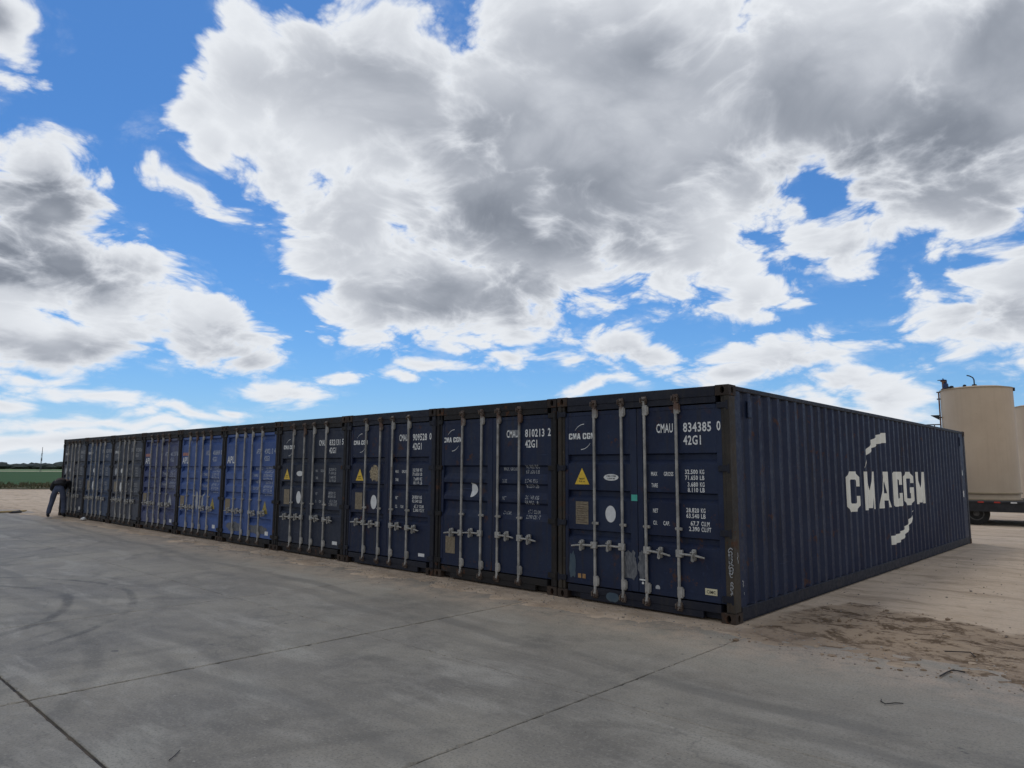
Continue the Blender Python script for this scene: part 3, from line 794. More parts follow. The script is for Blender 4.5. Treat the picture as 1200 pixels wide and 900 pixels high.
class Flat:
    """flat artwork in (u, z), later laid on a panel"""
    def __init__(s): s.bm = bmesh.new()
    def poly(s, pts):
        try: return s.bm.faces.new([s.bm.verts.new((p[0], 0, p[1])) for p in pts])
        except ValueError: return None
    def text(s, txt, u, z, h, width=None, kx=0.62, keep=1.0):
        vs, fs, w = glyphs(txt)
        sx = (width / w) if width else h * kx
        bv = [s.bm.verts.new((u + x * sx, 0, z + y * h)) for x, y in vs]
        for f in fs:
            if keep < 1.0 and random.random() > keep: continue
            try: s.bm.faces.new([bv[i] for i in f])
            except ValueError: pass
        return s
    def letters(s, word, u, z, w, h, gap, space):
        x = u
        for ch in word:
            if ch == ' ': x += space; continue
            for p in letter_polys(ch): s.poly([(x + a * w, z + b_ * h) for a, b_ in p])
            x += w + gap
        return s
    def ellipse(s, u, z, ru, rz, n=24, a0=0, a1=2 * math.pi):
        full = abs(a1 - a0 - 2 * math.pi) < 1e-6
        s.poly([(u + ru * math.cos(a0 + (a1 - a0) * i / n), z + rz * math.sin(a0 + (a1 - a0) * i / n)) for i in range(n if full else n + 1)])
        return s
    def rect(s, u0, u1, z0, z1):
        s.poly([(u0, z0), (u1, z0), (u1, z1), (u0, z1)]); return s
    def ragged(s, u, z, ru, rz, n=26, j=0.25):
        s.poly([(u + ru * (1 + random.uniform(-j, j)) * math.copysign(abs(math.cos(a)) ** 0.7, math.cos(a)), z + rz * (1 + random.uniform(-j, j)) * math.copysign(abs(math.sin(a)) ** 0.7, math.sin(a))) for a in [2 * math.pi * i / n for i in range(n)]])
        return s
    def swoosh(s, pts_out, pts_in):
        for i in range(len(pts_out) - 1):
            s.poly([pts_out[i], pts_out[i + 1], pts_in[i + 1], pts_in[i]])
        return s
    def lay(s, name, mat, parent, prof, axis='door', lift=0.003):
        """conform to a panel profile: list of (coordinate, depth). 'door': depth over z; 'side': depth over u"""
        bm = s.bm
        bm.normal_update()
        bmesh.ops.triangulate(bm, faces=bm.faces[:], ngon_method='EAR_CLIP')
        ax = 2 if axis == 'door' else 0
        if prof and bm.verts:
            lo = min(v.co[ax] for v in bm.verts); hi = max(v.co[ax] for v in bm.verts)
            for c, _ in prof:
                if lo < c < hi:
                    co = [0, 0, 0]; co[ax] = c; no = [0, 0, 0]; no[ax] = 1
                    bmesh.ops.bisect_plane(bm, geom=bm.verts[:] + bm.edges[:] + bm.faces[:], plane_co=co, plane_no=no, dist=1e-6)
        pc = [a for a, _ in prof] if prof else [0]; pd = [b_ for _, b_ in prof] if prof else [0]
        for v in bm.verts:
            dpt = float(np.interp(v.co[ax], pc, pd)) - lift
            u, z = v.co.x, v.co.z
            v.co = (u - 1.219, dpt, z) if axis == 'door' else (1.219 - dpt, u, z)
        want = Vector((0, -1, 0)) if axis == 'door' else Vector((1, 0, 0))
        bm.normal_update()
        bmesh.ops.triangulate(bm, faces=bm.faces[:])
        bm.normal_update()
        flip = [f for f in bm.faces if f.normal.dot(want) < 0]
        if flip: bmesh.ops.reverse_faces(bm, faces=flip)
        me = bpy.data.meshes.new(name); bm.to_mesh(me); bm.free()
        me.materials.append(mat)
        return link(name, me, parent)

def arc_band(cu, cz, ru, rz, a0, a1, w0, w1, n=10):
    out, inn = [], []
    for i in range(n + 1):
        t = i / n; a = R(a0 + (a1 - a0) * t); w = w0 + (w1 - w0) * t
        out.append((cu + ru * math.cos(a), cz + rz * math.sin(a)))
        inn.append((cu + (ru - w) * math.cos(a), cz + (rz - w * 0.8) * math.sin(a)))
    return out, inn

# ------------------------------------------------------------------ shipping containers
CW, CL, CH = 2.438, 12.192, 2.591
HX = CW / 2
def U(u): return u - HX

DOOR_Y = 0.036
def zprofile(grooves, dep=0.048):
    """depth over height, ascending; groove = (top, bottom): sharp upper lip, sloping lower face"""
    pts = [(0.27, DOOR_Y)]
    for t, b_ in sorted(grooves, key=lambda g: g[1]):
        h = t - b_
        pts += [(b_, DOOR_Y), (b_ + h * 0.42, DOOR_Y + dep), (t - h * 0.12, DOOR_Y + dep), (t, DOOR_Y)]
    pts += [(2.34, DOOR_Y)]
    return pts
PROFILE = {
    'three': zprofile([(1.838, 1.71), (1.385, 1.262), (0.885, 0.765)]),
    'ribs': zprofile([(1.70, 1.495), (1.445, 1.235), (1.185, 0.94)], 0.036),
    'five': zprofile([(2.33, 2.18), (1.68, 1.53), (1.40, 1.25), (1.12, 0.97), (0.60, 0.45)], 0.052),
}
# side wall corrugation over y
def side_profile():
    pts = [(0.165, 0.012), (0.30, 0.012)]
    y = 0.30
    while y + 0.278 < CL - 0.30:
        pts += [(y + 0.068, 0.048), (y + 0.138, 0.048), (y + 0.206, 0.012), (y + 0.278, 0.012)]
        y += 0.278
    pts.append((CL - 0.165, 0.012))
    return pts
SIDE = side_profile()

_mc = {}
def cached(key, fn):
    if key not in _mc: _mc[key] = fn()
    return _mc[key]

def casting_mesh():
    """corner fitting with its oval hand holes front and side (outer corner at +x, -y of the block)"""
    mb = MB()
    w, l, h = 0.162, 0.178, 0.118
    def ring(f, cu, cv, ru, rv, depth, u1, v1):
        n = 16
        hole = [(cu + ru * math.cos(2 * math.pi * i / n), cv + rv * math.sin(2 * math.pi * i / n)) for i in range(n)]
        out = []
        for (a, b_) in hole:
            dx, dy = a - cu, b_ - cv
            s_ = min((u1 - cu if dx > 0 else cu) / max(abs(dx), 1e-6), (v1 - cv if dy > 0 else cv) / max(abs(dy), 1e-6))
            out.append((cu + dx * s_, cv + dy * s_))
        for i in range(n):
            j = (i + 1) % n
            mb.face([f(*out[i], 0), f(*out[j], 0), f(*hole[j], 0), f(*hole[i], 0)])
            mb.face([f(*hole[i], 0), f(*hole[j], 0), f(*hole[j], depth), f(*hole[i], depth)])
        for (cu_, cv_) in ((0, 0), (u1, 0), (u1, v1), (0, v1)):     # square the corners
            pts = sorted(out, key=lambda p: (p[0] - cu_) ** 2 + (p[1] - cv_) ** 2)[:2]
            if len({(round(p[0], 5), round(p[1], 5)) for p in pts + [(cu_, cv_)]}) == 3:
                mb.face([f(*pts[0], 0), f(*pts[1], 0), f(cu_, cv_, 0)])
    ring(lambda a, b_, dpt: (-w + a, dpt, b_), 0.085, 0.06, 0.026, 0.040, 0.05, w, h)        # front face (y=0)
    ring(lambda a, b_, dpt: (-dpt, a, b_), 0.089, 0.06, 0.026, 0.040, 0.05, l, h)            # side face (x=0)
    P = lambda x, y, z: (x, y, z)
    mb.face([P(-w, 0, h), P(0, 0, h), P(0, l, h), P(-w, l, h)])
    mb.face([P(-w, 0, 0), P(0, 0, 0), P(0, l, 0), P(-w, l, 0)])
    mb.face([P(-w, 0, 0), P(-w, l, 0), P(-w, l, h), P(-w, 0, h)])
    mb.face([P(-w, l, 0), P(0, l, 0), P(0, l, h), P(-w, l, h)])
    bmesh.ops.remove_doubles(mb.bm, verts=mb.bm.verts, dist=1e-5)
    return mb.mesh('corner_casting', M['casting'])

def door_panel_mesh(style, u0, u1, p0, p1):
    def fn():
        mb = MB()
        z0, z1 = 0.205, 2.385
        y = DOOR_Y
        mb.box(U(u0), U(p0), y - 0.006, y + 0.055, z0, z1, 0.004)            # stiles
        mb.box(U(p1), U(u1), y - 0.006, y + 0.055, z0, z1, 0.004)
        mb.box(U(p0), U(p1), y - 0.006, y + 0.055, z0, 0.27, 0.0)
        mb.box(U(p0), U(p1), y - 0.006, y + 0.055, 2.34, z1, 0.0)
        pr = PROFILE[style]
        for (za, da), (zb, db) in zip(pr, pr[1:]):
            mb.face([(U(p0), da, za), (U(p1), da, za), (U(p1), db, zb), (U(p0), db, zb)])
        mb.box(U(u0) + 0.002, U(u1) - 0.002, y + 0.085, y + 0.11, z0 + 0.002, z1 - 0.002)
        return mb.mesh('door', None)
    return cached(('door', style, u0, u1), fn)

def bar_mesh():
    mb = MB()
    mb.tube([(0, 0, 0.12), (0, 0, 2.49)], 0.0175, 10)
    mb.tube([(0, 0, 0.085), (0, 0, 0.14)], [0.026, 0.026], 8); mb.tube([(0, 0, 2.455), (0, 0, 2.515)], [0.026, 0.026], 8)
    for z in (0.27, 2.355):                                   # guide brackets
        mb.box(-0.024, 0.042, -0.012, 0.022, z - 0.062, z + 0.062, 0.006)
        mb.box(0.042, 0.052, 0.0, 0.022, z - 0.045, z + 0.045, 0.003)
    mb.box(-0.034, 0.05, -0.006, 0.024, 0.958, 0.992, 0.004)
    mb.tube([(-0.022, -0.012, 0.97), (-0.022, -0.012, 0.985)], 0.012, 6)
    return mb.mesh('locking_bar', M['bar'], True)
def cam_mesh(z, s):
    mb = MB()
    mb.box(-0.036, 0.036, 0.0, 0.035, z - 0.05, z + 0.05, 0.006)
    mb.box(-0.045, -0.028, -0.022, 0.03, z - 0.03, z + 0.03, 0.004)
    mb.box(0.026, 0.043, -0.022, 0.03, z - 0.03, z + 0.03, 0.004)
    mb.tube([(0, -0.018, z), (0.02, -0.028, z + 0.02 * s)], 0.014, 6)
    return mb.mesh('cam_keeper', M['rusty_galv'], True)
def handle_mesh(d_):
    """d_ = -1 handle lies to the left of its bar, +1 to the right"""
    mb = MB()
    mb.box(-0.03 if d_ > 0 else -0.055, 0.055 if d_ > 0 else 0.03, -0.02, 0.024, -0.04, 0.045, 0.006)
    L_ = 0.34
    mb.tube([(d_ * 0.03, -0.018, 0.0), (d_ * 0.16, -0.026, 0.0), (d_ * 0.25, -0.028, -0.006), (d_ * L_, -0.034, -0.018)], [0.014, 0.013, 0.013, 0.010], 8)
    c = d_ * 0.195
    mb.box(c - 0.022, c + 0.022, -0.012, 0.024, -0.06, 0.062, 0.006)           # hasp
    mb.tube([(c, -0.04, 0.052), (c + 0.02, -0.05, 0.03), (c, -0.046, 0.0), (c - 0.006, -0.044, -0.06)], 0.011, 6)
    mb.tube([(c, -0.03, -0.055), (c, -0.045, -0.055)], 0.018, 8)
    mb.tube([(c - 0.03, -0.034, 0.028), (c + 0.034, -0.034, 0.028)], 0.009, 6)
    return mb.mesh('door_handle', M['galv'], True)
def hinge_mesh(d_):
    mb = MB()
    mb.box(-0.062, 0.062, -0.004, 0.024, -0.034, 0.034, 0.005)
    mb.tube([(d_ * 0.062, 0.006, -0.05), (d_ * 0.062, 0.006, 0.05)], 0.015, 8)
    mb.tube([(-d_ * 0.03, -0.006, 0.012), (-d_ * 0.03, 0.0, 0.012)], 0.008, 6); mb.tube([(-d_ * 0.03, -0.006, -0.012), (-d_ * 0.03, 0.0, -0.012)], 0.008, 6)
    return mb.mesh('hinge', None, True)

BARS = (0.600, 1.008, 1.352, 1.768)

def container(x, y0, label, body, frame, style, number, size, post=None):
    root = empty('shipping_container', (x, y0, 0))
    tag(root, label, 'container', 'blue shipping containers standing side by side in one row')
    fr = M[frame]; bd = M[body]; ps = M[post or frame]
    # ---- frame
    def me_header():
        mb = MB()
        mb.box(U(0.165), U(2.273), 0.012, 0.10, 2.40, 2.470); mb.box(U(0.165), U(2.273), 0.004, 0.06, 2.470, 2.586, 0.006)
        return mb.mesh('header_rail', None)
    def me_sill():
        mb = MB()
        mb.box(U(0.165), U(2.273), 0.006, 0.10, 0.105, 0.190, 0.004)
        mb.box(U(0.36), U(2.06), 0.010, 0.05, 0.030, 0.105, 0.003)
        mb.box(U(0.165), U(2.273), 0.08, 0.12, 0.034, 0.104)
        return mb.mesh('sill_rail', None)
    def one(mesh_key, fn, name, mat, parent=root, loc=None, scale=None):
        me = cached(mesh_key, fn)
        if not me.materials: me.materials.append(mat)
        o = link(name, me, parent, loc, mat)
        if scale: o.scale = scale
        return o
    one('header', me_header, 'header_rail', fr)
    one('sill', me_sill, 'sill_rail', fr)
    def me_post(front):
        def fn():
            mb = MB()
            if front:
                mb.box(-0.062, 0.0, 0.004, 0.16, 0.119, 2.472, 0.008)
                mb.box(-0.105, -0.063, 0.022, 0.16, 0.119, 2.472, 0.004)
            else:
                mb.box(-0.10, 0.0, -0.15, -0.004, 0.119, 2.472, 0.008)
            return mb.mesh('corner_post', None)
        return fn
    for sx in (1, -1):
        one('fpost', me_post(True), 'corner_post', ps, loc=(sx * (HX - 0.004), 0, 0), scale=(sx, 1, 1))
        one('rpost', me_post(False), 'corner_post', fr, loc=(sx * (HX - 0.004), CL, 0), scale=(sx, 1, 1))
        for z in (0, CH - 0.118):
            one('casting', casting_mesh, 'corner_casting', M['casting'], loc=(sx * HX, 0, z), scale=(sx, 1, 1))
            one('casting', casting_mesh, 'corner_casting', M['casting'], loc=(sx * HX, CL, z), scale=(sx, -1, 1))
    def me_side():
        mb = MB()
        for (ya, da), (yb, db) in zip(SIDE, SIDE[1:]):
            mb.face([(-da, ya, 0.17), (-db, yb, 0.17), (-db, yb, 2.53), (-da, ya, 2.53)])
        mb.face([(-0.07, 0.165, 0.17), (-0.07, CL - 0.165, 0.17), (-0.07, CL - 0.165, 2.53), (-0.07, 0.165, 2.53)])
        # small roof vent near each end
        for yv in (0.52, CL - 0.52):
            mb.box(-0.010, 0.006, yv - 0.05, yv + 0.05, 2.24, 2.44, 0.008)
        return mb.mesh('side_wall', None)
    def me_brail():
        mb = MB()
        mb.box(-0.05, -0.006, 0.179, CL - 0.179, 0.03, 0.168, 0.004); mb.box(-0.05, 0.0, 0.179, CL - 0.179, 0.022, 0.03)
        return mb.mesh('bottom_rail', None)
    def me_trail():
        mb = MB(); mb.box(-0.06, -0.003, 0.179, CL - 0.179, 2.531, 2.586, 0.008)
        return mb.mesh('top_rail', None)
    for sx in (1, -1):
        one('side', me_side, 'side_wall', bd, loc=(sx * HX, 0, 0), scale=(sx, 1, 1))
        one('brail', me_brail, 'bottom_rail', fr, loc=(sx * HX, 0, 0), scale=(sx, 1, 1))
        one('trail', me_trail, 'top_rail', fr, loc=(sx * HX, 0, 0), scale=(sx, 1, 1))
    def me_roof():
        mb = MB(); mb.box(-HX + 0.061, HX - 0.061, 0.101, CL - 0.101, 2.545, 2.578); return mb.mesh('roof', None)
    def me_rear():
        mb = MB()
        n = 8
        for i in range(n):
            a = -HX + 0.105 + (CW - 0.21) * i / n; w_ = (CW - 0.21) / n
            for (xa, ya, xb, yb) in ((a, 0, a + w_ * .25, 0), (a + w_ * .25, 0, a + w_ * .5, -.04), (a + w_ * .5, -.04, a + w_ * .75, -.04), (a + w_ * .75, -.04, a + w_, 0)):
                mb.face([(xa, CL - 0.012 + ya, 0.12), (xb, CL - 0.012 + yb, 0.12), (xb, CL - 0.012 + yb, 2.545), (xa, CL - 0.012 + ya, 2.545)])
        return mb.mesh('rear_wall', None)
    def me_floor():
        mb = MB(); mb.box(-HX + 0.051, HX - 0.051, 0.125, CL - 0.06, 0.12, 0.165); return mb.mesh('floor_pan', None)
    one('roof', me_roof, 'roof', bd); one('rear', me_rear, 'rear_wall', bd); one('floorp', me_floor, 'floor_pan', fr)
    # ---- doors
    doors = []
    for s_, (u0, u1, p0, p1), bars in ((-1, (0.108, 1.2165, 0.16, 1.115), BARS[:2]), (1, (1.2215, 2.33, 1.30, 2.262), BARS[2:])):
        me = door_panel_mesh(style, u0, u1, p0, p1)
        if not me.materials: me.materials.append(bd)
        dr = link('door', me, root, None, bd)
        doors.append(dr)
        for b_ in bars:
            jz = random.uniform(-0.012, 0.012); ju = random.uniform(-0.008, 0.008); b_ = b_ + ju
            one('bar', bar_mesh, 'locking_bar', M['bar'], dr, (U(b_), 0.004, 0))
            for z_, q_ in ((0.115, -1), (2.475, 1)): one(('cam', q_), lambda: cam_mesh(z_, q_), 'cam_keeper', M['rusty_galv'], dr, (U(b_), -0.006, 0))
            one(('handle', s_), lambda: handle_mesh(s_), 'door_handle', M['galv'], dr, (U(b_), 0.0, 0.705 + jz)).rotation_euler = (0, random.uniform(-0.04, 0.05), 0)
        for z in (2.365, 1.662, 0.960, 0.262):
            one(('hinge', s_), lambda: hinge_mesh(s_), 'hinge', fr, dr, (U(0.075 if s_ < 0 else CW - 0.09), 0.004 if z != 9 else 0, z))
    def me_gasket():
        mb = MB(); mb.box(U(0.104), U(2.334), 0.128, 0.14, 0.192, 2.395)
        mb.box(U(1.2168), U(1.2212), 0.05, 0.10, 0.21, 2.38)
        return mb.mesh('door_gasket', M['gasket'])
    one('gasket', me_gasket, 'door_gasket', M['gasket'])
    return root, doors

def number_block(door, prof, number, size, mat, keep=1.0, dz=0.0):
    a, b_, c = number
    f = Flat().text(a, 1.495, 2.082 + dz, 0.108, 0.222, keep=keep).text(b_, 1.85, 2.082 + dz, 0.108, 0.352, keep=keep).text(size, 1.85, 1.934 + dz, 0.108, 0.222, keep=keep)
    o = f.lay('number_lettering', mat, door, prof)
    Flat().text(c, 2.270, 2.086 + dz, 0.108, 0.048).lay('check_digit', mat, door, [(0, DOOR_Y - 0.006)])
    return o
def table(door, prof, rows, mat, keep=1.0):
    f = Flat()
    for txt, u, z, h, w in rows: f.text(txt, u, z, h, w, keep=keep)
    return f.lay('weight_lettering', mat, door, prof)
ROWS_THREE = [('MAX', 1.412, 1.575, 0.048, 0.085), ('GROSS', 1.585, 1.575, 0.048, 0.125), ('TARE', 1.415, 1.44, 0.048, 0.085),
    ('32.500', 1.862, 1.60, 0.050, 0.16), ('KG', 2.047, 1.60, 0.050, 0.055), ('71.650', 1.862, 1.533, 0.050, 0.16), ('LB', 2.047, 1.533, 0.050, 0.055),
    ('3.680', 1.892, 1.458, 0.050, 0.13), ('KG', 2.047, 1.458, 0.050, 0.055), ('8.110', 1.892, 1.396, 0.050, 0.13), ('LB', 2.047, 1.396, 0.050, 0.055),
    ('NET', 1.43, 1.145, 0.048, 0.068), ('CU.', 1.43, 1.005, 0.048, 0.055), ('CAP.', 1.565, 1.005, 0.048, 0.085),
    ('28.820', 1.866, 1.168, 0.050, 0.16), ('KG', 2.05, 1.168, 0.050, 0.055), ('63.540', 1.866, 1.105, 0.050, 0.16), ('LB', 2.05, 1.105, 0.050, 0.055),
    ('67.7', 1.918, 1.022, 0.050, 0.105), ('CU.M', 2.05, 1.022, 0.050, 0.10), ('2.390', 1.896, 0.960, 0.050, 0.13), ('CU.FT', 2.05, 0.960, 0.050, 0.118)]
ROWS_RIBS = [('MAX. GROSS', 1.415, 1.625, 0.048, 0.27), ('TARE', 1.415, 1.455, 0.048, 0.09), ('NET', 1.415, 1.215, 0.048, 0.07), ('CU.CAP.', 1.415, 1.01, 0.048, 0.16),
    ('30.480 KG', 1.84, 1.655, 0.052, 0.25), ('67.200 LB', 1.84, 1.585, 0.052, 0.25), ('3.740 KG', 1.85, 1.46, 0.052, 0.23), ('8.250 LB', 1.85, 1.39, 0.052, 0.23),
    ('26.740 KG', 1.85, 1.235, 0.052, 0.25), ('58.950 LB', 1.85, 1.165, 0.052, 0.25), ('67.7 CU.M', 1.88, 1.04, 0.052, 0.22), ('2.390 CU.FT', 1.86, 0.97, 0.052, 0.26)]
ROWS_FIVE = [('MAX. GROSS', 1.42, 1.60, 0.060, 0.30), ('TARE', 1.42, 1.46, 0.060, 0.20), ('NET', 1.42, 1.325, 0.060, 0.18), ('CU.CAP.', 1.42, 1.19, 0.060, 0.26),
    ('30.480 KG', 1.86, 1.625, 0.060, 0.36), ('67.200 LB', 1.86, 1.545, 0.060, 0.36), ('3.750 KG', 1.86, 1.465, 0.060, 0.36), ('8.270 LB', 1.86, 1.385, 0.060, 0.36),
    ('26.730 KG', 1.86, 1.31, 0.060, 0.36), ('58.930 LB', 1.86, 1.23, 0.060, 0.36), ('67.7 CU.M', 1.86, 1.15, 0.060, 0.36), ('2.391 CU.FT', 1.86, 1.07, 0.060, 0.36)]
def small_logo(door, prof, u=0.172, z=2.035, mat='white_print', scale=1.25):
    f = Flat().letters('CMA CGM', u, z, 0.046 * scale, 0.062 * scale, 0.007 * scale, 0.022 * scale)
    L_ = 0.34 * scale
    f.swoosh(*arc_band(u + L_ * 0.60, z + 0.03, L_ * 0.42, 0.135 * scale, 150, 92, 0.003, 0.012))
    f.swoosh(*arc_band(u + L_ * 0.45, z + 0.03, L_ * 0.42, 0.135 * scale, -30, -88, 0.003, 0.012))
    return f.lay('shipping_line_logo', M[mat], door, prof)
def hazard(door, prof, u, z, s=1.0):
    o = Flat().lay_tri(u, z, s) if False else None
    f = Flat(); f.poly([(u - 0.116 * s, z - 0.098 * s), (u + 0.116 * s, z - 0.098 * s), (u, z + 0.112 * s)])
    o = f.lay('hazard_triangle', M['yellow'], door, prof)
    g = Flat()
    g.text('HEIGHT', u - 0.045 * s, z - 0.035 * s, 0.020 * s, 0.09 * s).text('2.6 m', u - 0.045 * s, z - 0.068 * s, 0.020 * s, 0.09 * s)
    g.lay('hazard_print', M['black'], door, prof, lift=0.005)
    return o
def deco(door, prof, kind, u, z, w, h, mat):
    f = Flat()
    if kind == 'rect': f.rect(u - w / 2, u + w / 2, z - h / 2, z + h / 2)
    elif kind == 'oval': f.ellipse(u, z, w / 2, h / 2)
    elif kind == 'half': f.ellipse(u - w * 0.1, z, w * 0.85, h / 2, 20, -math.pi / 2, math.pi / 2)
    elif kind == 'ragged': f.ragged(u, z, w / 2, h / 2)
    names = {'plate': 'data_plate', 'white_disc': 'white_sticker', 'primer': 'worn_patch', 'teal_patch': 'touch_up_patch', 'cream_tag': 'maker_tag', 'orange_tag': 'orange_sticker', 'green_tag': 'green_tape', 'sticker_torn': 'torn_sticker', 'red_print': 'red_emblem'}
    return f.lay(names.get(mat, 'sticker'), M[mat], door, prof, lift=0.0035)

P3, PR, P5 = PROFILE['three'], PROFILE['ribs'], PROFILE['five']
DX = 2.446
def cx_of(i): return -HX - (0.03 - 0.008 if i > 0 else 0) - DX * i

# nearest container
c1, (dl, dr) = container(cx_of(0), 0.0, 'dark blue container at the row end with a big white logo along its side', 'navy', 'frame_blue', 'three', None, None, 'post_worn')
number_block(dr, P3, ('CMAU', '834385', '0'), '42G1', M['white_print'])
table(dr, P3, ROWS_THREE, M['white_print'])
small_logo(dl, P3)
hazard(dl, P3, 0.383, 1.552)
o = deco(dl, P3, 'oval', 0.835, 1.549, 0.222, 0.082, 'white_disc')
Flat().text('CMA CGM', 0.765, 1.555, 0.02, 0.14).text('CLEAN ME', 0.775, 1.525, 0.018, 0.12).lay('sticker_print', M['black'], dl, P3, lift=0.005)
deco(dl, P3, 'rect', 0.380, 1.094, 0.200, 0.285, 'plate')
f = Flat()
for r_ in range(9): f.rect(0.295, 0.465 - 0.05 * (r_ % 3 == 1), 0.972 + r_ * 0.028, 0.980 + r_ * 0.028)
f.lay('plate_print', M['rusty_galv'], dl, P3, lift=0.005)
deco(dl, P3, 'oval', 0.822, 1.098, 0.155, 0.205, 'white_disc')
deco(dl, [(0, DOOR_Y - 0.006)], 'rect', 1.175, 1.308, 0.085, 0.075, 'green_tag')
deco(dl, [(0, DOOR_Y - 0.008)], 'ragged', 1.10, 0.50, 0.19, 0.34, 'primer')
deco(dr, [(0, DOOR_Y - 0.008)], 'ragged', 1.285, 0.52, 0.13, 0.34, 'primer')
deco(dl, P3, 'ragged', 0.225, 0.43, 0.10, 0.32, 'teal_patch')
for uu in (0.335, 0.405): deco(dl, P3, 'rect', uu, 0.305, 0.05, 0.055, 'orange_tag')
Flat().rect(1.235, 1.325, 0.345, 0.362).ellipse(1.28, 0.318, 0.016, 0.016, 8).lay('white_mark', M['white_print'], dr, [(0, DOOR_Y - 0.009)])
deco(dr, P3, 'oval', 1.475, 0.285, 0.06, 0.062, 'worn_print')
deco(dr, P3, 'rect', 2.148, 0.315, 0.145, 0.07, 'cream_tag')
Flat().text('CIMC', 2.095, 0.297, 0.034, 0.105).lay('tag_print', M['black'], dr, P3, lift=0.005)
Flat().ragged(0.86, 0.105, 0.09, 0.055, 20, 0.12).lay('touch_up_patch', M['teal_patch'], c1, [(0, 0.006)], lift=0.004)
# chalky scribbles on the right post
def scribble(name, parent, pts_list, mat, w=0.006):
    f = Flat()
    for pts in pts_list:
        for (a, b_), (c, d_) in zip(pts, pts[1:]):
            L_ = math.hypot(c - a, d_ - b_) or 1
            nx, nz = -(d_ - b_) / L_ * w, (c - a) / L_ * w
            f.poly([(a + nx, b_ + nz), (c + nx, d_ + nz), (c - nx, d_ - nz), (a - nx, b_ - nz)])
    return f
def squiggle(u, z, w, h, n, seed):
    r_ = random.Random(seed)
    return [(u + w * r_.uniform(-1, 1), z + h * (1 - 2 * i / n) + r_.uniform(-.4, .4) * h * 2 / n * 2) for i in range(n)]
def loops(u, z, w, h, turns, seed):
    r_ = random.Random(seed)
    out_ = []
    for i in range(turns * 9):
        t = i / 9.0 * 2 * math.pi; f_ = i / (turns * 9)
        out_.append((u + w * math.cos(t) * r_.uniform(0.55, 1.05), z + h * (1 - 2 * f_) + 0.028 * math.sin(t)))
    return out_
lines = [loops(2.400, 0.72, 0.024, 0.07, 4, 2), loops(2.404, 0.57, 0.026, 0.05, 3, 5), squiggle(2.40, 0.66, 0.02, 0.05, 7, 8), loops(2.406, 0.40, 0.018, 0.03, 2, 9), squiggle(2.41, 0.33, 0.02, 0.025, 5, 3)]
scribble('chalk_scribble', c1, lines, M['worn_print'], 0.0045).lay('chalk_scribble', M['worn_print'], c1, [(0, 0.004)], lift=0.003)
lines = [squiggle(0.10, 0.68, 0.02, 0.07, 6, 12), squiggle(0.23, 0.40, 0.03, 0.04, 5, 14), squiggle(0.23, 0.30, 0.02, 0.03, 5, 15)]
scribble('chalk_scribble', c1, lines, M['worn_print'], 0.005).lay('chalk_scribble', M['worn_print'], c1, [(0.0, 0.004), (0.164, 0.004), (0.1641, 0.012), (2, 0.012)], 'side', 0.003)
# big logo over the corrugations
f = Flat()
LH, LZ = 0.60, 1.04
for ch, a, b_ in (('C', 3.80, 4.38), ('M', 4.64, 5.18), ('A', 5.42, 6.04), ('C', 6.21, 6.76), ('G', 6.86, 7.46), ('M', 7.70, 8.28)):
    for p in letter_polys(ch): f.poly([(a + q[0] * (b_ - a), LZ + q[1] * LH) for q in p])
f.swoosh([(4.66, 1.70), (4.85, 1.98), (5.11, 2.14), (5.41, 2.24), (5.68, 2.29), (5.95, 2.30)], [(4.66, 1.695), (4.87, 1.90), (5.12, 2.01), (5.40, 2.09), (5.66, 2.12), (5.95, 2.13)])
f.swoosh([(5.96, 0.41), (6.26, 0.42), (6.53, 0.45), (6.83, 0.54), (7.14, 0.70), (7.42, 0.93)], [(5.96, 0.56), (6.26, 0.57), (6.53, 0.60), (6.84, 0.68), (7.14, 0.80), (7.42, 0.935)])
f.lay('side_logo', M['side_print'], c1, SIDE, 'side', 0.003)
Flat().ragged(11.72, 1.15, 0.05, 0.08).ragged(11.74, 1.62, 0.03, 0.06).lay('white_mark', M['white_print'], c1, SIDE, 'side', 0.003)

c2, (dl, dr) = container(cx_of(1), 0.015, 'dark blue container with ribbed doors, worn weight figures and a half round white sticker', 'deep_navy', 'frame', 'ribs', None, None)
number_block(dr, PR, ('CMAU', '810213', '2'), '42G1', M['white_print'], 1, 0.01)
table(dr, PR, ROWS_RIBS, M['worn_print'], 0.72)
small_logo(dl, PR, 0.14, 2.05)
deco(dl, PR, 'half', 0.775, 1.335, 0.15, 0.21, 'white_disc')
deco(dl, PR, 'rect', 0.33, 0.505, 0.21, 0.25, 'plate')

c3, (dl, dr) = container(cx_of(2), 0.0, 'blue container with a torn brown round sticker on its left door', 'navy', 'frame_blue', 'three', None, None)
number_block(dr, P3, ('CMAU', '909528', '0'), '42G1', M['white_print'], 1, 0.02)
table(dr, P3, ROWS_THREE, M['white_print'], 0.9)
small_logo(dl, P3, 0.19, 2.06)
hazard(dl, P3, 0.40, 1.53)
deco(dl, P3, 'ragged', 0.84, 1.555, 0.27, 0.25, 'sticker_torn')
deco(dl, P3, 'rect', 0.39, 1.08, 0.21, 0.29, 'plate'); deco(dl, P3, 'oval', 0.83, 1.075, 0.17, 0.24, 'white_disc')
deco(dr, P3, 'rect', 2.12, 0.285, 0.15, 0.07, 'white_disc')

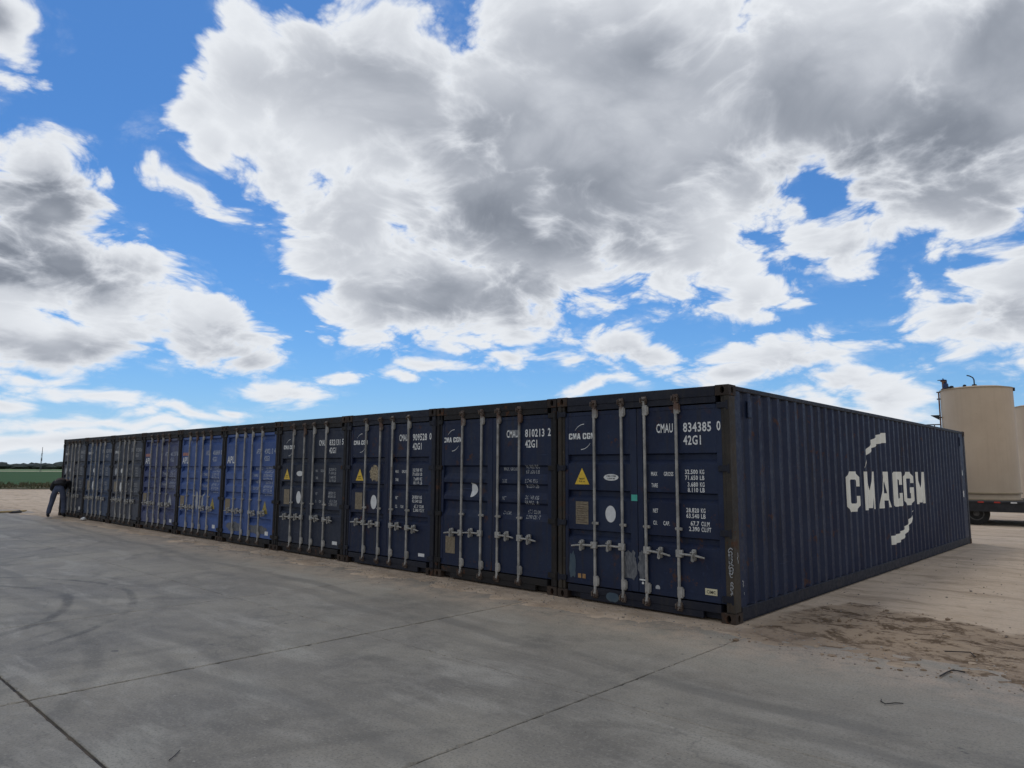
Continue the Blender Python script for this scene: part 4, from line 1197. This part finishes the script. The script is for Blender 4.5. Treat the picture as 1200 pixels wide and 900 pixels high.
c4, (dl, dr) = container(cx_of(3), 0.0, 'dull slate blue container with white oval sticker, standing next to a bright blue one', 'slate_navy', 'frame', 'three', None, None)
number_block(dr, P3, ('CMAU', '832131', '5'), '42G1', M['white_print'], 1, -0.01)
table(dr, P3, ROWS_THREE, M['worn_print'], 0.9)
small_logo(dl, P3, 0.19, 2.02)
hazard(dl, P3, 0.36, 1.52)
deco(dl, P3, 'oval', 0.84, 1.54, 0.24, 0.10, 'white_disc')
deco(dl, P3, 'rect', 0.38, 1.08, 0.21, 0.29, 'plate'); deco(dl, P3, 'oval', 0.83, 1.08, 0.17, 0.24, 'white_disc')
deco(dr, P3, 'rect', 2.13, 0.29, 0.16, 0.08, 'white_disc')

def lines_box(i, body, label, number, keep, tri_worn=False, emblem=True, patch=False):
    c, (dl, dr) = container(cx_of(i), 0.0, label, body, 'frame', 'five', None, None)
    number_block(dr, P5, number, '42G1', M['pale_print'], keep, -0.14)
    table(dr, P5, ROWS_FIVE, M['pale_print'], keep)
    Flat().text('APL', 0.16, 1.75, 0.16, 0.34).lay('shipping_line_logo', M['white_print'], dl, P5)
    if emblem: deco(dl, P5, 'rect', 0.33, 1.975, 0.34, 0.075, 'red_print')
    deco(dl, P5, 'rect', 0.28, 0.83, 0.24, 0.26, 'plate')
    f = Flat(); u, z = 1.96, 0.83
    f.poly([(u - 0.13, z - 0.13), (u + 0.13, z - 0.13), (u, z + 0.14)])
    f.lay('hazard_triangle', M['worn_print'] if tri_worn else M['yellow_worn'], dr, P5)
    deco(dr, P5, 'rect', 2.08, 0.30, 0.14, 0.10, 'white_disc')
    return c, dl, dr
c5, dl, dr = lines_box(4, 'royal', 'bright blue container with grey scuffs low on both doors', ('APZU', '400213', '4'), 0.9, emblem=False)
deco(dl, P5, 'ragged', 0.62, 0.36, 0.62, 0.20, 'primer'); deco(dr, P5, 'ragged', 1.70, 0.37, 0.70, 0.18, 'primer')
c6, dl, dr = lines_box(5, 'royal', 'bright blue container with a faded red emblem above the white letters on its door', ('APZU', '400869', '0'), 0.88)
deco(dl, [(0, DOOR_Y - 0.008)], 'ragged', 1.13, 0.86, 0.12, 0.42, 'worn_print'); deco(dr, P5, 'ragged', 1.42, 0.90, 0.10, 0.36, 'worn_print')
c7, dl, dr = lines_box(6, 'royal_dull', 'faded purplish blue container with a white triangle low on its right door', ('APZU', '401337', '8'), 0.8, tri_worn=True)

for i, body, lab, num in ((7, 'grey_navy', 'faded grey container third from the far end of the row', ('CMAU', '815540', '6')),
                          (8, 'mid_navy', 'blue container between two faded grey ones near the far end of the row', ('CMAU', '827093', '1')),
                          (9, 'grey_navy', 'faded grey container the person leans into, last of the row', ('CMAU', '806418', '3'))):
    c, (dl, dr) = container(cx_of(i), 0.0, lab, body, 'frame', 'three', None, None)
    number_block(dr, P3, num, '42G1', M['worn_print'], 0.95)
    table(dr, P3, ROWS_THREE, M['worn_print'], 0.85)
    small_logo(dl, P3, 0.19, 2.05)
    if i != 8: deco(dl, P3, 'oval', 0.36, 1.52, 0.16, 0.20, 'worn_print')
    deco(dl, P3, 'oval', 0.84, 1.545, 0.18, 0.13, 'white_disc')
    if i != 9: deco(dl, P3, 'oval', 0.83, 1.08, 0.17, 0.27, 'white_disc')
    deco(dl, P3, 'rect', 0.38, 1.08, 0.21, 0.29, 'plate')
    if i == 9: deco(dr, P3, 'rect', 2.10, 0.33, 0.12, 0.10, 'white_disc')

# ------------------------------------------------------------------ trailer and tanks behind the row
CAMX, CAMY = 3.5012, -7.2595
TA = R(-9.37)
TV = Vector((math.sin(TA), math.cos(TA), 0)); TR = Vector((math.cos(TA), -math.sin(TA), 0))
TC = Vector((CAMX, CAMY, 0)) + TV * 29.0
TROT = -TA if False else math.atan2(TR.y, TR.x)

def wheel(parent, x, y, side):
    mb = MB()
    prof = [(0.21, -0.10), (0.31, -0.112), (0.352, -0.095), (0.366, -0.06), (0.366, 0.06), (0.352, 0.095), (0.31, 0.112), (0.21, 0.10)]
    mb.lathe(prof, (0, 0, 0), 36, 'Y')
    w = mb.build('wheel', M['tyre'], parent, True, (x, y, 0.366))
    mb = MB()
    mb.lathe([(0.215, -0.02), (0.215, -0.105), (0.185, -0.108), (0.165, -0.06), (0.10, -0.045), (0.085, -0.10), (0.03, -0.115)], (0, 0, 0), 28, 'Y')
    for i in range(8):
        a = 2 * math.pi * i / 8
        mb.tube([(0.125 * math.cos(a), -0.04, 0.125 * math.sin(a)), (0.125 * math.cos(a), -0.075, 0.125 * math.sin(a))], 0.014, 6)
    mb.build('rim', M['rim'], w, True).scale = (1, side, 1)
    return w

trailer = empty('flatbed_trailer', (TC.x, TC.y, 0), TROT)
tag(trailer, 'black flatbed trailer carrying a tan tank beyond the end of the container', 'trailer')
X0, X1, Y0, Y1 = -3.4, 5.6, -2.45, 1.15
mb = MB()
mb.box(X0, X1, Y0, Y0 + 0.09, 0.43, 0.765, 0.008); mb.box(X0, X1, Y1 - 0.09, Y1, 0.43, 0.765, 0.008)
mb.box(X0, X0 + 0.09, Y0 + 0.09, Y1 - 0.09, 0.43, 0.76); mb.box(X1 - 0.09, X1, Y0 + 0.09, Y1 - 0.09, 0.43, 0.76)
for i in range(14):
    x = X0 + 0.5 + i * 0.62
    mb.box(x, x + 0.07, Y0 + 0.09, Y1 - 0.09, 0.50, 0.70)
mb.box(X0 + 0.09, X1 - 0.09, -1.2, -1.08, 0.38, 0.69); mb.box(X0 + 0.09, X1 - 0.09, -0.2, -0.08, 0.38, 0.69)
mb.box(X0, X1, Y0 - 0.025, Y0, 0.70, 0.755, 0.004)
mb.build('frame', M['dark_steel'], trailer)
mb = MB()
for i in range(26):
    y = Y0 + 0.095 + i * 0.131
    mb.box(X0 + 0.095, X1 - 0.095, y, y + 0.124, 0.705, 0.738)
mb.build('deck', M['deck'], trailer)
for i, x in enumerate(np.arange(X0 + 0.3, X1 - 0.3, 0.42)):
    mb = MB(); mb.box(x, x + 0.16, Y0 - 0.029, Y0 - 0.0245, 0.706, 0.748)
    mb.build('reflector', M['white_disc'] if i % 3 == 0 else M['red_tape'], trailer)
for x in (-0.22, -1.10):
    wheel(trailer, x, Y0 + 0.28, 1); wheel(trailer, x, Y1 - 0.28, -1)
    mb = MB(); mb.tube([(x, Y0 + 0.30, 0.366), (x, Y1 - 0.30, 0.366)], 0.055, 10)
    mb.box(x - 0.05, x + 0.05, Y0 + 0.55, Y0 + 0.63, 0.36, 0.5); mb.box(x - 0.05, x + 0.05, Y1 - 0.63, Y1 - 0.55, 0.36, 0.5)
    mb.build('axle', M['dark_steel'], trailer, True)
mb = MB(); mb.box(X1 - 0.6, X1 - 0.5, -0.75, -0.65, 0.0, 0.44); mb.box(X1 - 0.68, X1 - 0.42, -0.83, -0.57, 0.005, 0.03)
mb.build('landing_leg', M['dark_steel'], trailer)

def tank(name_loc, rot, rad, z0, z1, label, fittings):
    t = empty('storage_tank', name_loc, rot)
    tag(t, label, 'tank')
    mb = MB()
    H_ = z1 - z0
    prof = [(rad * 0.985, 0.0), (rad * 0.985, 0.20), (rad, 0.205)]
    prof += [(rad, H_ - 0.03), (rad - 0.02, H_ - 0.005)]
    prof += [(rad - 0.25, H_ + 0.05), (0.06, H_ + 0.11)]
    mb.lathe(prof, (0, 0, z0), 96)
    mb.build('shell', M['tank'], t, True)
    mb = MB(); mb.lathe([(rad - 0.03, -0.03), (rad + 0.045, -0.03), (rad + 0.045, 0.012), (rad - 0.03, 0.012)], (0, 0, z0 + 0.235), 96, cap=False)
    mb.lathe([(rad - 0.05, 0.0), (rad + 0.035, 0.0), (rad + 0.035, 0.03), (rad - 0.05, 0.03)], (0, 0, z0 + 0.002), 96, cap=False)
    mb.build('base_ring', M['tank_trim'], t, True)
    mb = MB(); mb.lathe([(rad - 0.05, -0.035), (rad + 0.018, -0.035), (rad + 0.018, 0.0), (rad - 0.05, 0.0)], (0, 0, z1 - 0.008), 96, cap=False)
    mb.build('top_ring', M['tank_trim'], t, True)
    if not fittings: return t
    # valve stack near the left rim
    x, y = -0.93, -0.18
    mb = MB(); mb.tube([(x, y, z1 - 0.05), (x, y, z1 + 0.34)], 0.045, 10); mb.lathe([(0.085, 0), (0.085, 0.03), (0.05, 0.035)], (x, y, z1 + 0.02), 16); mb.lathe([(0.085, 0), (0.085, 0.03)], (x, y, z1 + 0.30), 16)
    v = mb.build('valve_pipe', M['pipe_red'], t, True)
    mb = MB(); mb.box(x - 0.02, x + 0.15, y - 0.07, y + 0.07, z1 + 0.05, z1 + 0.24, 0.03)
    mb.tube([(x + 0.08, y, z1 + 0.22), (x + 0.08, y, z1 + 0.36)], 0.035, 8); mb.lathe([(0.10, 0.0), (0.12, 0.012), (0.10, 0.024), (0.02, 0.02)], (x, y, z1 + 0.345), 18)
    mb.tube([(x, y, z1 + 0.33), (x, y, z1 + 0.42)], 0.022, 8); mb.tube([(x - 0.17, y, z1 + 0.365), (x + 0.05, y, z1 + 0.372)], 0.014, 6)
    mb.build('valve_body', M['valve_blue'], v, True)
    # gooseneck vent
    mb = MB(); x, y = -0.02, -0.72
    mb.lathe([(0.07, 0), (0.07, 0.06), (0.03, 0.07)], (x, y, z1 + 0.035), 14)
    mb.tube([(x, y, z1), (x, y, z1 + 0.26), (x - 0.03, y, z1 + 0.33), (x - 0.11, y, z1 + 0.39), (x - 0.20, y, z1 + 0.42)], 0.020, 8)
    mb.build('vent_pipe', M['dark_steel'], t, True)
    for x, y, s in ((-0.68, -0.62, 0.06), (-0.78, -0.45, 0.045), (-0.30, -0.78, 0.05)):
        mb = MB(); mb.lathe([(s * 1.5, 0), (s * 1.5, 0.02), (s, 0.025), (s, 0.07), (0.01, 0.085)], (x, y, z1 + 0.02), 14)
        mb.build('hatch_cap', M['dark_steel'], t, True)
    mb = MB(); mb.box(rad - 0.02, rad + 0.05, -0.14, -0.06, z1 - 0.13, z1 - 0.01, 0.012)
    mb.build('lifting_lug', M['dark_steel'], t)
    # ladder on the left flank with a side rail and brackets
    lx = -(rad + 0.035)
    mb = MB()
    for y in (-0.20, 0.16): mb.tube([(lx, y, z0 + 0.15), (lx, y, z1 - 0.05)], 0.018, 6)
    zz = z0 + 0.3
    while zz < z1 - 0.1:
        mb.tube([(lx, -0.20, zz), (lx, 0.16, zz)], 0.012, 6); zz += 0.28
    ld = mb.build('ladder', M['pipe_red'], t, True)
    for z in (z1 - 0.06, z1 - 0.30, z1 - 0.95, z0 + 0.6):
        mb = MB(); mb.box(lx - 0.06, -(rad - 0.03), -0.20, -0.16, z - 0.02, z + 0.02)
        mb.build('bracket', M['dark_steel'], ld)
    mb = MB(); z = z1 - 0.92
    mb.face([(lx - 0.02, -0.3, z + 0.03), (lx - 0.26, -0.3, z + 0.03), (lx - 0.02, -0.3, z - 0.12)]); mb.face([(lx - 0.02, -0.22, z + 0.03), (lx - 0.26, -0.22, z + 0.03), (lx - 0.02, -0.22, z - 0.12)])
    mb.box(lx - 0.27, lx, -0.31, -0.21, z + 0.03, z + 0.05)
    mb.build('step_bracket', M['dark_steel'], ld)
    mb = MB(); z = z1 - 1.20
    mb.tube([(lx - 0.42, -0.25, z), (lx, -0.25, z)], 0.02, 6); mb.tube([(lx - 0.18, -0.25, z), (lx - 0.18, -0.25, z - 0.55)], 0.016, 6); mb.tube([(lx - 0.42, -0.25, z), (lx - 0.42, 0.3, z)], 0.02, 6); mb.tube([(lx - 0.18, -0.25, z - 0.55), (lx, -0.25, z - 0.55)], 0.016, 6)
    mb.build('side_rail', M['dark_steel'], t, True)
    return t
tank((TC.x, TC.y, 0), TROT, 1.06, 0.74, 4.50, 'tall tan tank with valve and bent vent pipe on top, standing on the trailer', True)
az2 = R(-5.80)
P2 = Vector((CAMX, CAMY, 0)) + Vector((math.sin(az2), math.cos(az2), 0)) * 38.0
tank((P2.x, P2.y, 0), TROT, 1.08, 0.0, 4.50, 'second tan tank mostly cut off by the photo edge, behind the tank on the trailer', False)

# ------------------------------------------------------------------ far mast
ma = R(-76.65)
MP = Vector((CAMX, CAMY, 0)) + Vector((math.sin(ma), math.cos(ma), 0)) * 304
mast = empty('radio_mast', (MP.x, MP.y, 0.09))
tag(mast, 'thin grey lattice mast standing in the distant green field', 'mast')
mb = MB()
HM = 8.6
legs = [(math.cos(a) * 0.26, math.sin(a) * 0.26) for a in (0.3, 2.4, 4.5)]
for lx, ly in legs: mb.tube([(lx, ly, 0), (lx * 0.7, ly * 0.7, HM * 0.75)], 0.055, 6)
for i in range(12):
    z = i * HM * 0.75 / 12; s0 = 1 - 0.3 * i / 12; s1 = 1 - 0.3 * (i + 1) / 12
    for a in range(3):
        p, q_ = legs[a], legs[(a + 1) % 3]
        mb.tube([(p[0] * s0, p[1] * s0, z), (q_[0] * s1, q_[1] * s1, z + HM * 0.75 / 12)], 0.03, 5)
mb.build('lattice', M['mast'], mast)
mb = MB(); mb.tube([(0, 0, HM * 0.74), (0, 0, HM * 1.02)], [0.12, 0.07], 8); mb.box(-0.25, 0.25, -0.25, 0.25, HM * 0.735, HM * 0.75)
mb.build('antenna', M['mast'], mast, True)
mb = MB(); mb.box(-0.22, 0.22, -0.16, 0.16, HM * 0.44, HM * 0.56, 0.05)
mb.build('equipment_box', M['mast'], mast)

# ------------------------------------------------------------------ person bending at the far container
def skin_mesh(name, verts, edges, radii, root, levels=2):
    me = bpy.data.meshes.new(name)
    me.from_pydata(verts, edges, [])
    ob = bpy.data.objects.new(name, me); COL.objects.link(ob)
    md = ob.modifiers.new('skin', 'SKIN'); md.use_smooth_shade = True; md.branch_smoothing = 0.6
    if not me.skin_vertices: me.attributes.new('skin', 'FLOAT', 'POINT') if False else None
    for i, r_ in enumerate(radii):
        sv = me.skin_vertices[0].data[i]
        sv.radius = r_ if hasattr(r_, '__len__') else (r_, r_)
        sv.use_root = (i == root)
    ss = ob.modifiers.new('subdivision', 'SUBSURF'); ss.levels = levels; ss.render_levels = levels
    bpy.context.view_layer.update()
    out_ = bpy.data.meshes.new_from_object(ob.evaluated_get(bpy.context.evaluated_depsgraph_get()))
    bpy.data.objects.remove(ob); bpy.data.meshes.remove(me)
    for p in out_.polygons: p.use_smooth = True
    return out_

def build_person():
    root = empty('person', (-23.20, -0.37, 0.012))
    f = Vector((-0.90, 0.43)); f.normalize()
    root.rotation_euler = (0, 0, math.atan2(-f.x, f.y))          # local +Y is the way the person faces
    tag(root, 'person in black jacket and blue jeans bending forward at the last container', 'person')
    J = {
     'pelvis': (0, 0.02, 0.93), 'belly': (0, 0.12, 1.06), 'chest': (0, 0.33, 1.18), 'neck0': (0, 0.47, 1.17), 'neck1': (0, 0.54, 1.12), 'head0': (0, 0.60, 1.05), 'head1': (0, 0.655, 0.965), 'chin': (0, 0.60, 0.93),
     'lhip': (-0.105, 0.02, 0.90), 'lkn': (-0.185, 0.09, 0.49), 'lcalf': (-0.215, 0.05, 0.34), 'lan': (-0.245, 0.0, 0.10), 'lball': (-0.262, 0.13, 0.045), 'ltoe': (-0.27, 0.20, 0.04),
     'rhip': (0.105, 0.02, 0.90), 'rkn': (0.145, 0.12, 0.49), 'rcalf': (0.155, 0.09, 0.34), 'ran': (0.165, 0.05, 0.10), 'rball': (0.18, 0.18, 0.045), 'rtoe': (0.19, 0.25, 0.04),
     'lsh': (-0.20, 0.38, 1.15), 'lel': (-0.29, 0.42, 0.90), 'lwr': (-0.19, 0.60, 0.80), 'lpalm': (-0.165, 0.66, 0.775),
     'rsh': (0.20, 0.38, 1.15), 'rel': (0.29, 0.42, 0.90), 'rwr': (0.19, 0.60, 0.80), 'rpalm': (0.165, 0.66, 0.775)}
    E_ = [('pelvis', 'belly'), ('belly', 'chest'), ('chest', 'neck0'), ('neck0', 'neck1'), ('neck1', 'head0'), ('head0', 'head1'), ('head1', 'chin'), ('pelvis', 'lhip'), ('lhip', 'lkn'), ('lkn', 'lcalf'), ('lcalf', 'lan'), ('lan', 'lball'), ('lball', 'ltoe'),
          ('pelvis', 'rhip'), ('rhip', 'rkn'), ('rkn', 'rcalf'), ('rcalf', 'ran'), ('ran', 'rball'), ('rball', 'rtoe'), ('chest', 'lsh'), ('lsh', 'lel'), ('lel', 'lwr'), ('lwr', 'lpalm'), ('chest', 'rsh'), ('rsh', 'rel'), ('rel', 'rwr'), ('rwr', 'rpalm')]
    Rd = dict(pelvis=0.125, belly=0.12, chest=0.135, neck0=0.07, neck1=0.055, head0=0.085, head1=0.09, chin=0.05, lhip=0.09, lkn=0.055, lcalf=0.055, lan=0.038, lball=0.036, ltoe=0.026, lsh=0.065, lel=0.042, lwr=0.028, lpalm=0.034)
    Rd.update({'r' + k_[1:]: v for k_, v in list(Rd.items()) if k_[0] == 'l'})
    names = list(J)
    verts = [J[n] for n in names]; edges = [(names.index(a), names.index(b_)) for a, b_ in E_]; rad = [Rd[n] for n in names]
    for s_, w in ((-1, 'lpalm'), (1, 'rpalm')):               # five fingers, curled
        pi = names.index(w); px, py, pz = J[w]
        for q, (dx, L_) in enumerate(((-0.026, 0.062), (-0.009, 0.078), (0.009, 0.082), (0.026, 0.074))):
            a = len(verts)
            verts += [(px + dx * 0.9, py + 0.035, pz - 0.01), (px + dx, py + 0.035 + L_ * 0.5, pz - 0.025), (px + dx, py + 0.035 + L_ * 0.75, pz - 0.025 - L_ * 0.45)]
            rad += [0.010, 0.009, 0.008]; edges += [(pi, a), (a, a + 1), (a + 1, a + 2)]
        a = len(verts)
        verts += [(px - s_ * 0.035, py + 0.01, pz - 0.01), (px - s_ * 0.055, py + 0.045, pz - 0.03)]; rad += [0.011, 0.009]; edges += [(pi, a), (a, a + 1)]
    body = skin_mesh('person_body', verts, edges, rad, 0)
    body.materials.append(M['skin'])
    link('body', body, root)
    def sub(keys, ed, grow, name, mat, extra=None):
        ks = list(keys)
        vs = [J[n] for n in ks]
        if extra: vs = [extra.get(n, J[n]) for n in ks]
        me = skin_mesh(name, vs, [(ks.index(a), ks.index(b_)) for a, b_ in ed], [Rd[n] * grow.get(n, 1.25) if not isinstance(grow.get(n), tuple) else grow[n] for n in ks], 0)
        me.materials.append(mat)
        return link(name, me, root)
    sub(('pelvis', 'lhip', 'lkn', 'lcalf', 'lan', 'rhip', 'rkn', 'rcalf', 'ran', 'belly'), [('pelvis', 'belly'), ('pelvis', 'lhip'), ('lhip', 'lkn'), ('lkn', 'lcalf'), ('lcalf', 'lan'), ('pelvis', 'rhip'), ('rhip', 'rkn'), ('rkn', 'rcalf'), ('rcalf', 'ran')],
        {'pelvis': 1.18, 'belly': 1.05, 'lkn': 1.45, 'rkn': 1.45, 'lcalf': 1.4, 'rcalf': 1.4, 'lan': 1.9, 'ran': 1.9}, 'jeans', M['jeans'])
    jk = sub(('belly', 'pelvis', 'chest', 'neck0', 'lsh', 'lel', 'lwr', 'rsh', 'rel', 'rwr'), [('belly', 'pelvis'), ('belly', 'chest'), ('chest', 'neck0'), ('chest', 'lsh'), ('lsh', 'lel'), ('lel', 'lwr'), ('chest', 'rsh'), ('rsh', 'rel'), ('rel', 'rwr')],
        {'belly': 1.45, 'pelvis': 1.32, 'chest': 1.35, 'neck0': 1.35, 'lsh': 1.4, 'rsh': 1.4, 'lel': 1.75, 'rel': 1.75, 'lwr': 1.9, 'rwr': 1.9}, 'jacket', M['jacket'], {'pelvis': (0, 0.05, 0.985)})
    # lighter panel across the back of the jacket, following its surface
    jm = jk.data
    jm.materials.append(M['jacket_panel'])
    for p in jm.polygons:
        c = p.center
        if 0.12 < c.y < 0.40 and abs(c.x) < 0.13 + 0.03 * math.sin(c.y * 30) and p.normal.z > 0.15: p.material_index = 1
    for s_, a, b_, c in ((-1, 'lan', 'lball', 'ltoe'), (1, 'ran', 'rball', 'rtoe')):
        A = Vector(J[a]); B = Vector(J[b_]); C_ = Vector(J[c])
        me = skin_mesh('boot', [tuple(A + Vector((0, -0.02, 0.08))), tuple(A + Vector((0, -0.01, -0.02))), tuple(A + Vector((0, -0.05, -0.045))), tuple(B + Vector((0, 0, 0.005))), tuple(C_ + Vector((0, 0.02, 0.004)))], [(0, 1), (1, 2), (1, 3), (3, 4)], [0.054, 0.055, 0.045, 0.046, 0.036], 1)
        me.materials.append(M['boot']); link('boot', me, root)
    me = skin_mesh('hair', [(0, 0.575, 1.09), (0, 0.645, 1.035), (0, 0.70, 0.975)], [(0, 1), (1, 2)], [0.082, 0.098, 0.07], 1)
    me.materials.append(M['hair']); link('hair', me, root)
build_person()

# ------------------------------------------------------------------ small things on the ground
def gz(x, y):
    z = float(dirt_height(np.array([[x]]), np.array([[y]]))[0, 0])
    return max(z, 0.0) if y < -0.07 else z
def rod(name, pts, r, label, cat, mat, group=None, flat=False):
    zs = [gz(*p) for p in pts]
    c = pts[0]
    mb = MB()
    path = [(x - c[0], y - c[1], max(zs) - zs[0] * 0 + r + 0.006) for x, y in pts]
    mb.tube(path, [r * random.uniform(0.8, 1.15) for _ in pts], 6)
    o = mb.build(name, M[mat], None, True, (c[0], c[1], 0))
    return tag(o, label, cat, group)
rod('bent_rod', [(1.885, 0.21), (1.97, 0.27), (2.062, 0.33), (2.125, 0.18)], 0.0055, 'thin dark rod with a bent end lying on brown churned dirt', 'rod', 'twig')
rod('broken_branch', [(2.02, -0.62), (2.035, -0.46), (2.05, -0.36), (2.09, -0.34), (2.14, -0.345)], 0.006, 'crooked dark branch where the brown dirt meets the concrete', 'branch', 'twig')
rod('rubber_strap', [(1.85, -1.57), (1.86, -1.62), (1.90, -1.66), (1.945, -1.585), (1.99, -1.56)], 0.0035, 'short curled black strap lying on the concrete in front of the dirt', 'strap', 'twig')
rod('twig', [(-0.73, -5.52), (-0.77, -5.475), (-0.83, -5.42)], 0.0025, 'short straight dark twig alone on the open concrete', 'twig', 'twig')
rod('twig', [(3.05, -1.05), (3.12, -0.98), (3.24, -0.97)], 0.004, 'tiny twig at the sandy concrete edge near the bottom right corner', 'twig', 'twig') if False else None

mb = MB()
poly = [(-0.30, -0.10), (-0.12, -0.16), (0.16, -0.13), (0.33, -0.02), (0.22, 0.12), (-0.05, 0.16), (-0.24, 0.09)]
mb.loft([[(x, y, 0.0) for x, y in poly], [(x * 1.02, y * 1.02, 0.07) for x, y in poly], [(x * 0.75 + 0.05, y * 0.7, 0.13) for x, y in poly]])
mb.tube([(-0.42, -0.02, 0.05), (-0.1, 0.0, 0.10), (0.25, 0.02, 0.14)], 0.03, 6)
o = mb.build('scrap_metal', M['twig'], None, False, (-26.95, -0.68, gz(-26.95, -0.68))); o.rotation_euler = (0, 0, 2.2); o.scale = (0.75, 0.75, 0.55)
tag(o, 'dark lump of scrap lying on bare dirt left of the bending person', 'scrap')
mb = MB(); mb.box(-0.9, 0.9, -0.12, 0.12, 0, 0.05, 0.006); mb.box(-0.6, 1.1, 0.13, 0.23, 0.0, 0.04, 0.006)
o = mb.build('plank', M['straw'], None, False, (-27.35, -1.15, gz(-27.3, -1.1) + 0.01)); o.rotation_euler = (0, 0, 1.9)
tag(o, 'pale yellow plank lying on the dirt beside the dark scrap', 'plank')
mb = MB(); blob(mb, (0, 0, 0.045), 0.10, 0.07, 0.055, 0.3)
o = mb.build('crumpled_paper', M['white_disc'], None, False, (-21.2, -0.16, gz(-21.2, -0.16)))
tag(o, 'small white crumpled paper by the sill of the far containers', 'litter')

# loose stones on the dirt and along the sandy edge
mb = MB()
tet = bmesh.new(); bmesh.ops.create_icosphere(tet, subdivisions=1, radius=1.0)
tv = [v.co.copy() for v in tet.verts]; tf = [[v.index for v in f.verts] for f in tet.faces]; tet.free()
pts = []
for i in range(900): pts.append((random.uniform(-14, 5), random.gauss(-0.35, 0.28), random.uniform(0.003, 0.012)))
for i in range(520): pts.append((random.uniform(0.1, 8), random.uniform(-0.7, 9), random.uniform(0.003, 0.012) * (1 if random.random() > 0.05 else 1.8)))
for i in range(260): pts.append((random.uniform(-8, 3.5), random.uniform(-6, -0.9), random.uniform(0.0015, 0.006)))
PX = np.array([[p[0] for p in pts]]); PY = np.array([[p[1] for p in pts]])
PZ = dirt_height(PX, PY)[0]
for (x, y, s), z in zip(pts, PZ):
    if x < 0.03 and y > -0.03: continue
    z = max(z, 0.0) if y < -0.07 else z
    sx, sy, sz = s * random.uniform(0.7, 1.4), s * random.uniform(0.7, 1.4), s * random.uniform(0.45, 0.9)
    vs = [mb.bm.verts.new((x + v.x * sx * random.uniform(.8, 1.2), y + v.y * sy * random.uniform(.8, 1.2), z + sz * 0.5 + v.z * sz)) for v in tv]
    for f_ in tf: mb.bm.faces.new([vs[i] for i in f_])
tag(mb.build('gravel', M['stone']), kind='stuff')

# clods in the churned brown dirt
mb = MB()
cl = []
for i in range(850):
    x = random.uniform(0.15, 4.5); y = random.uniform(-0.7, 2.4)
    if y > min(1.1 + 2.2 * x, 2.35 - 0.25 * x) + random.uniform(-0.3, 0.3): continue
    cl.append((x, y, min(0.035, random.lognormvariate(-4.75, 0.55))))
for i in range(700): cl.append((random.uniform(-12, 0.3), random.uniform(-0.62, -0.05), random.uniform(0.002, 0.009)))
CX = np.array([[p[0] for p in cl]]); CY = np.array([[p[1] for p in cl]])
CZ = dirt_height(CX, CY)[0]
for (x, y, s), z in zip(cl, CZ):
    sx, sy, sz = s * random.uniform(0.7, 1.5), s * random.uniform(0.7, 1.5), s * random.uniform(0.4, 0.8)
    z = max(z, 0.0) if y < -0.07 else z
    vs = [mb.bm.verts.new((x + v.x * sx * random.uniform(.7, 1.3), y + v.y * sy * random.uniform(.7, 1.3), z + sz * 0.3 + v.z * sz)) for v in tv]
    for f_ in tf: mb.bm.faces.new([vs[i] for i in f_])
M['clod'] = plain('brown_clods', (0.20, 0.14, 0.09), (0.42, 0.32, 0.225), 1.3, 0.95)
tag(mb.build('dirt_clods', M['clod']), kind='stuff')
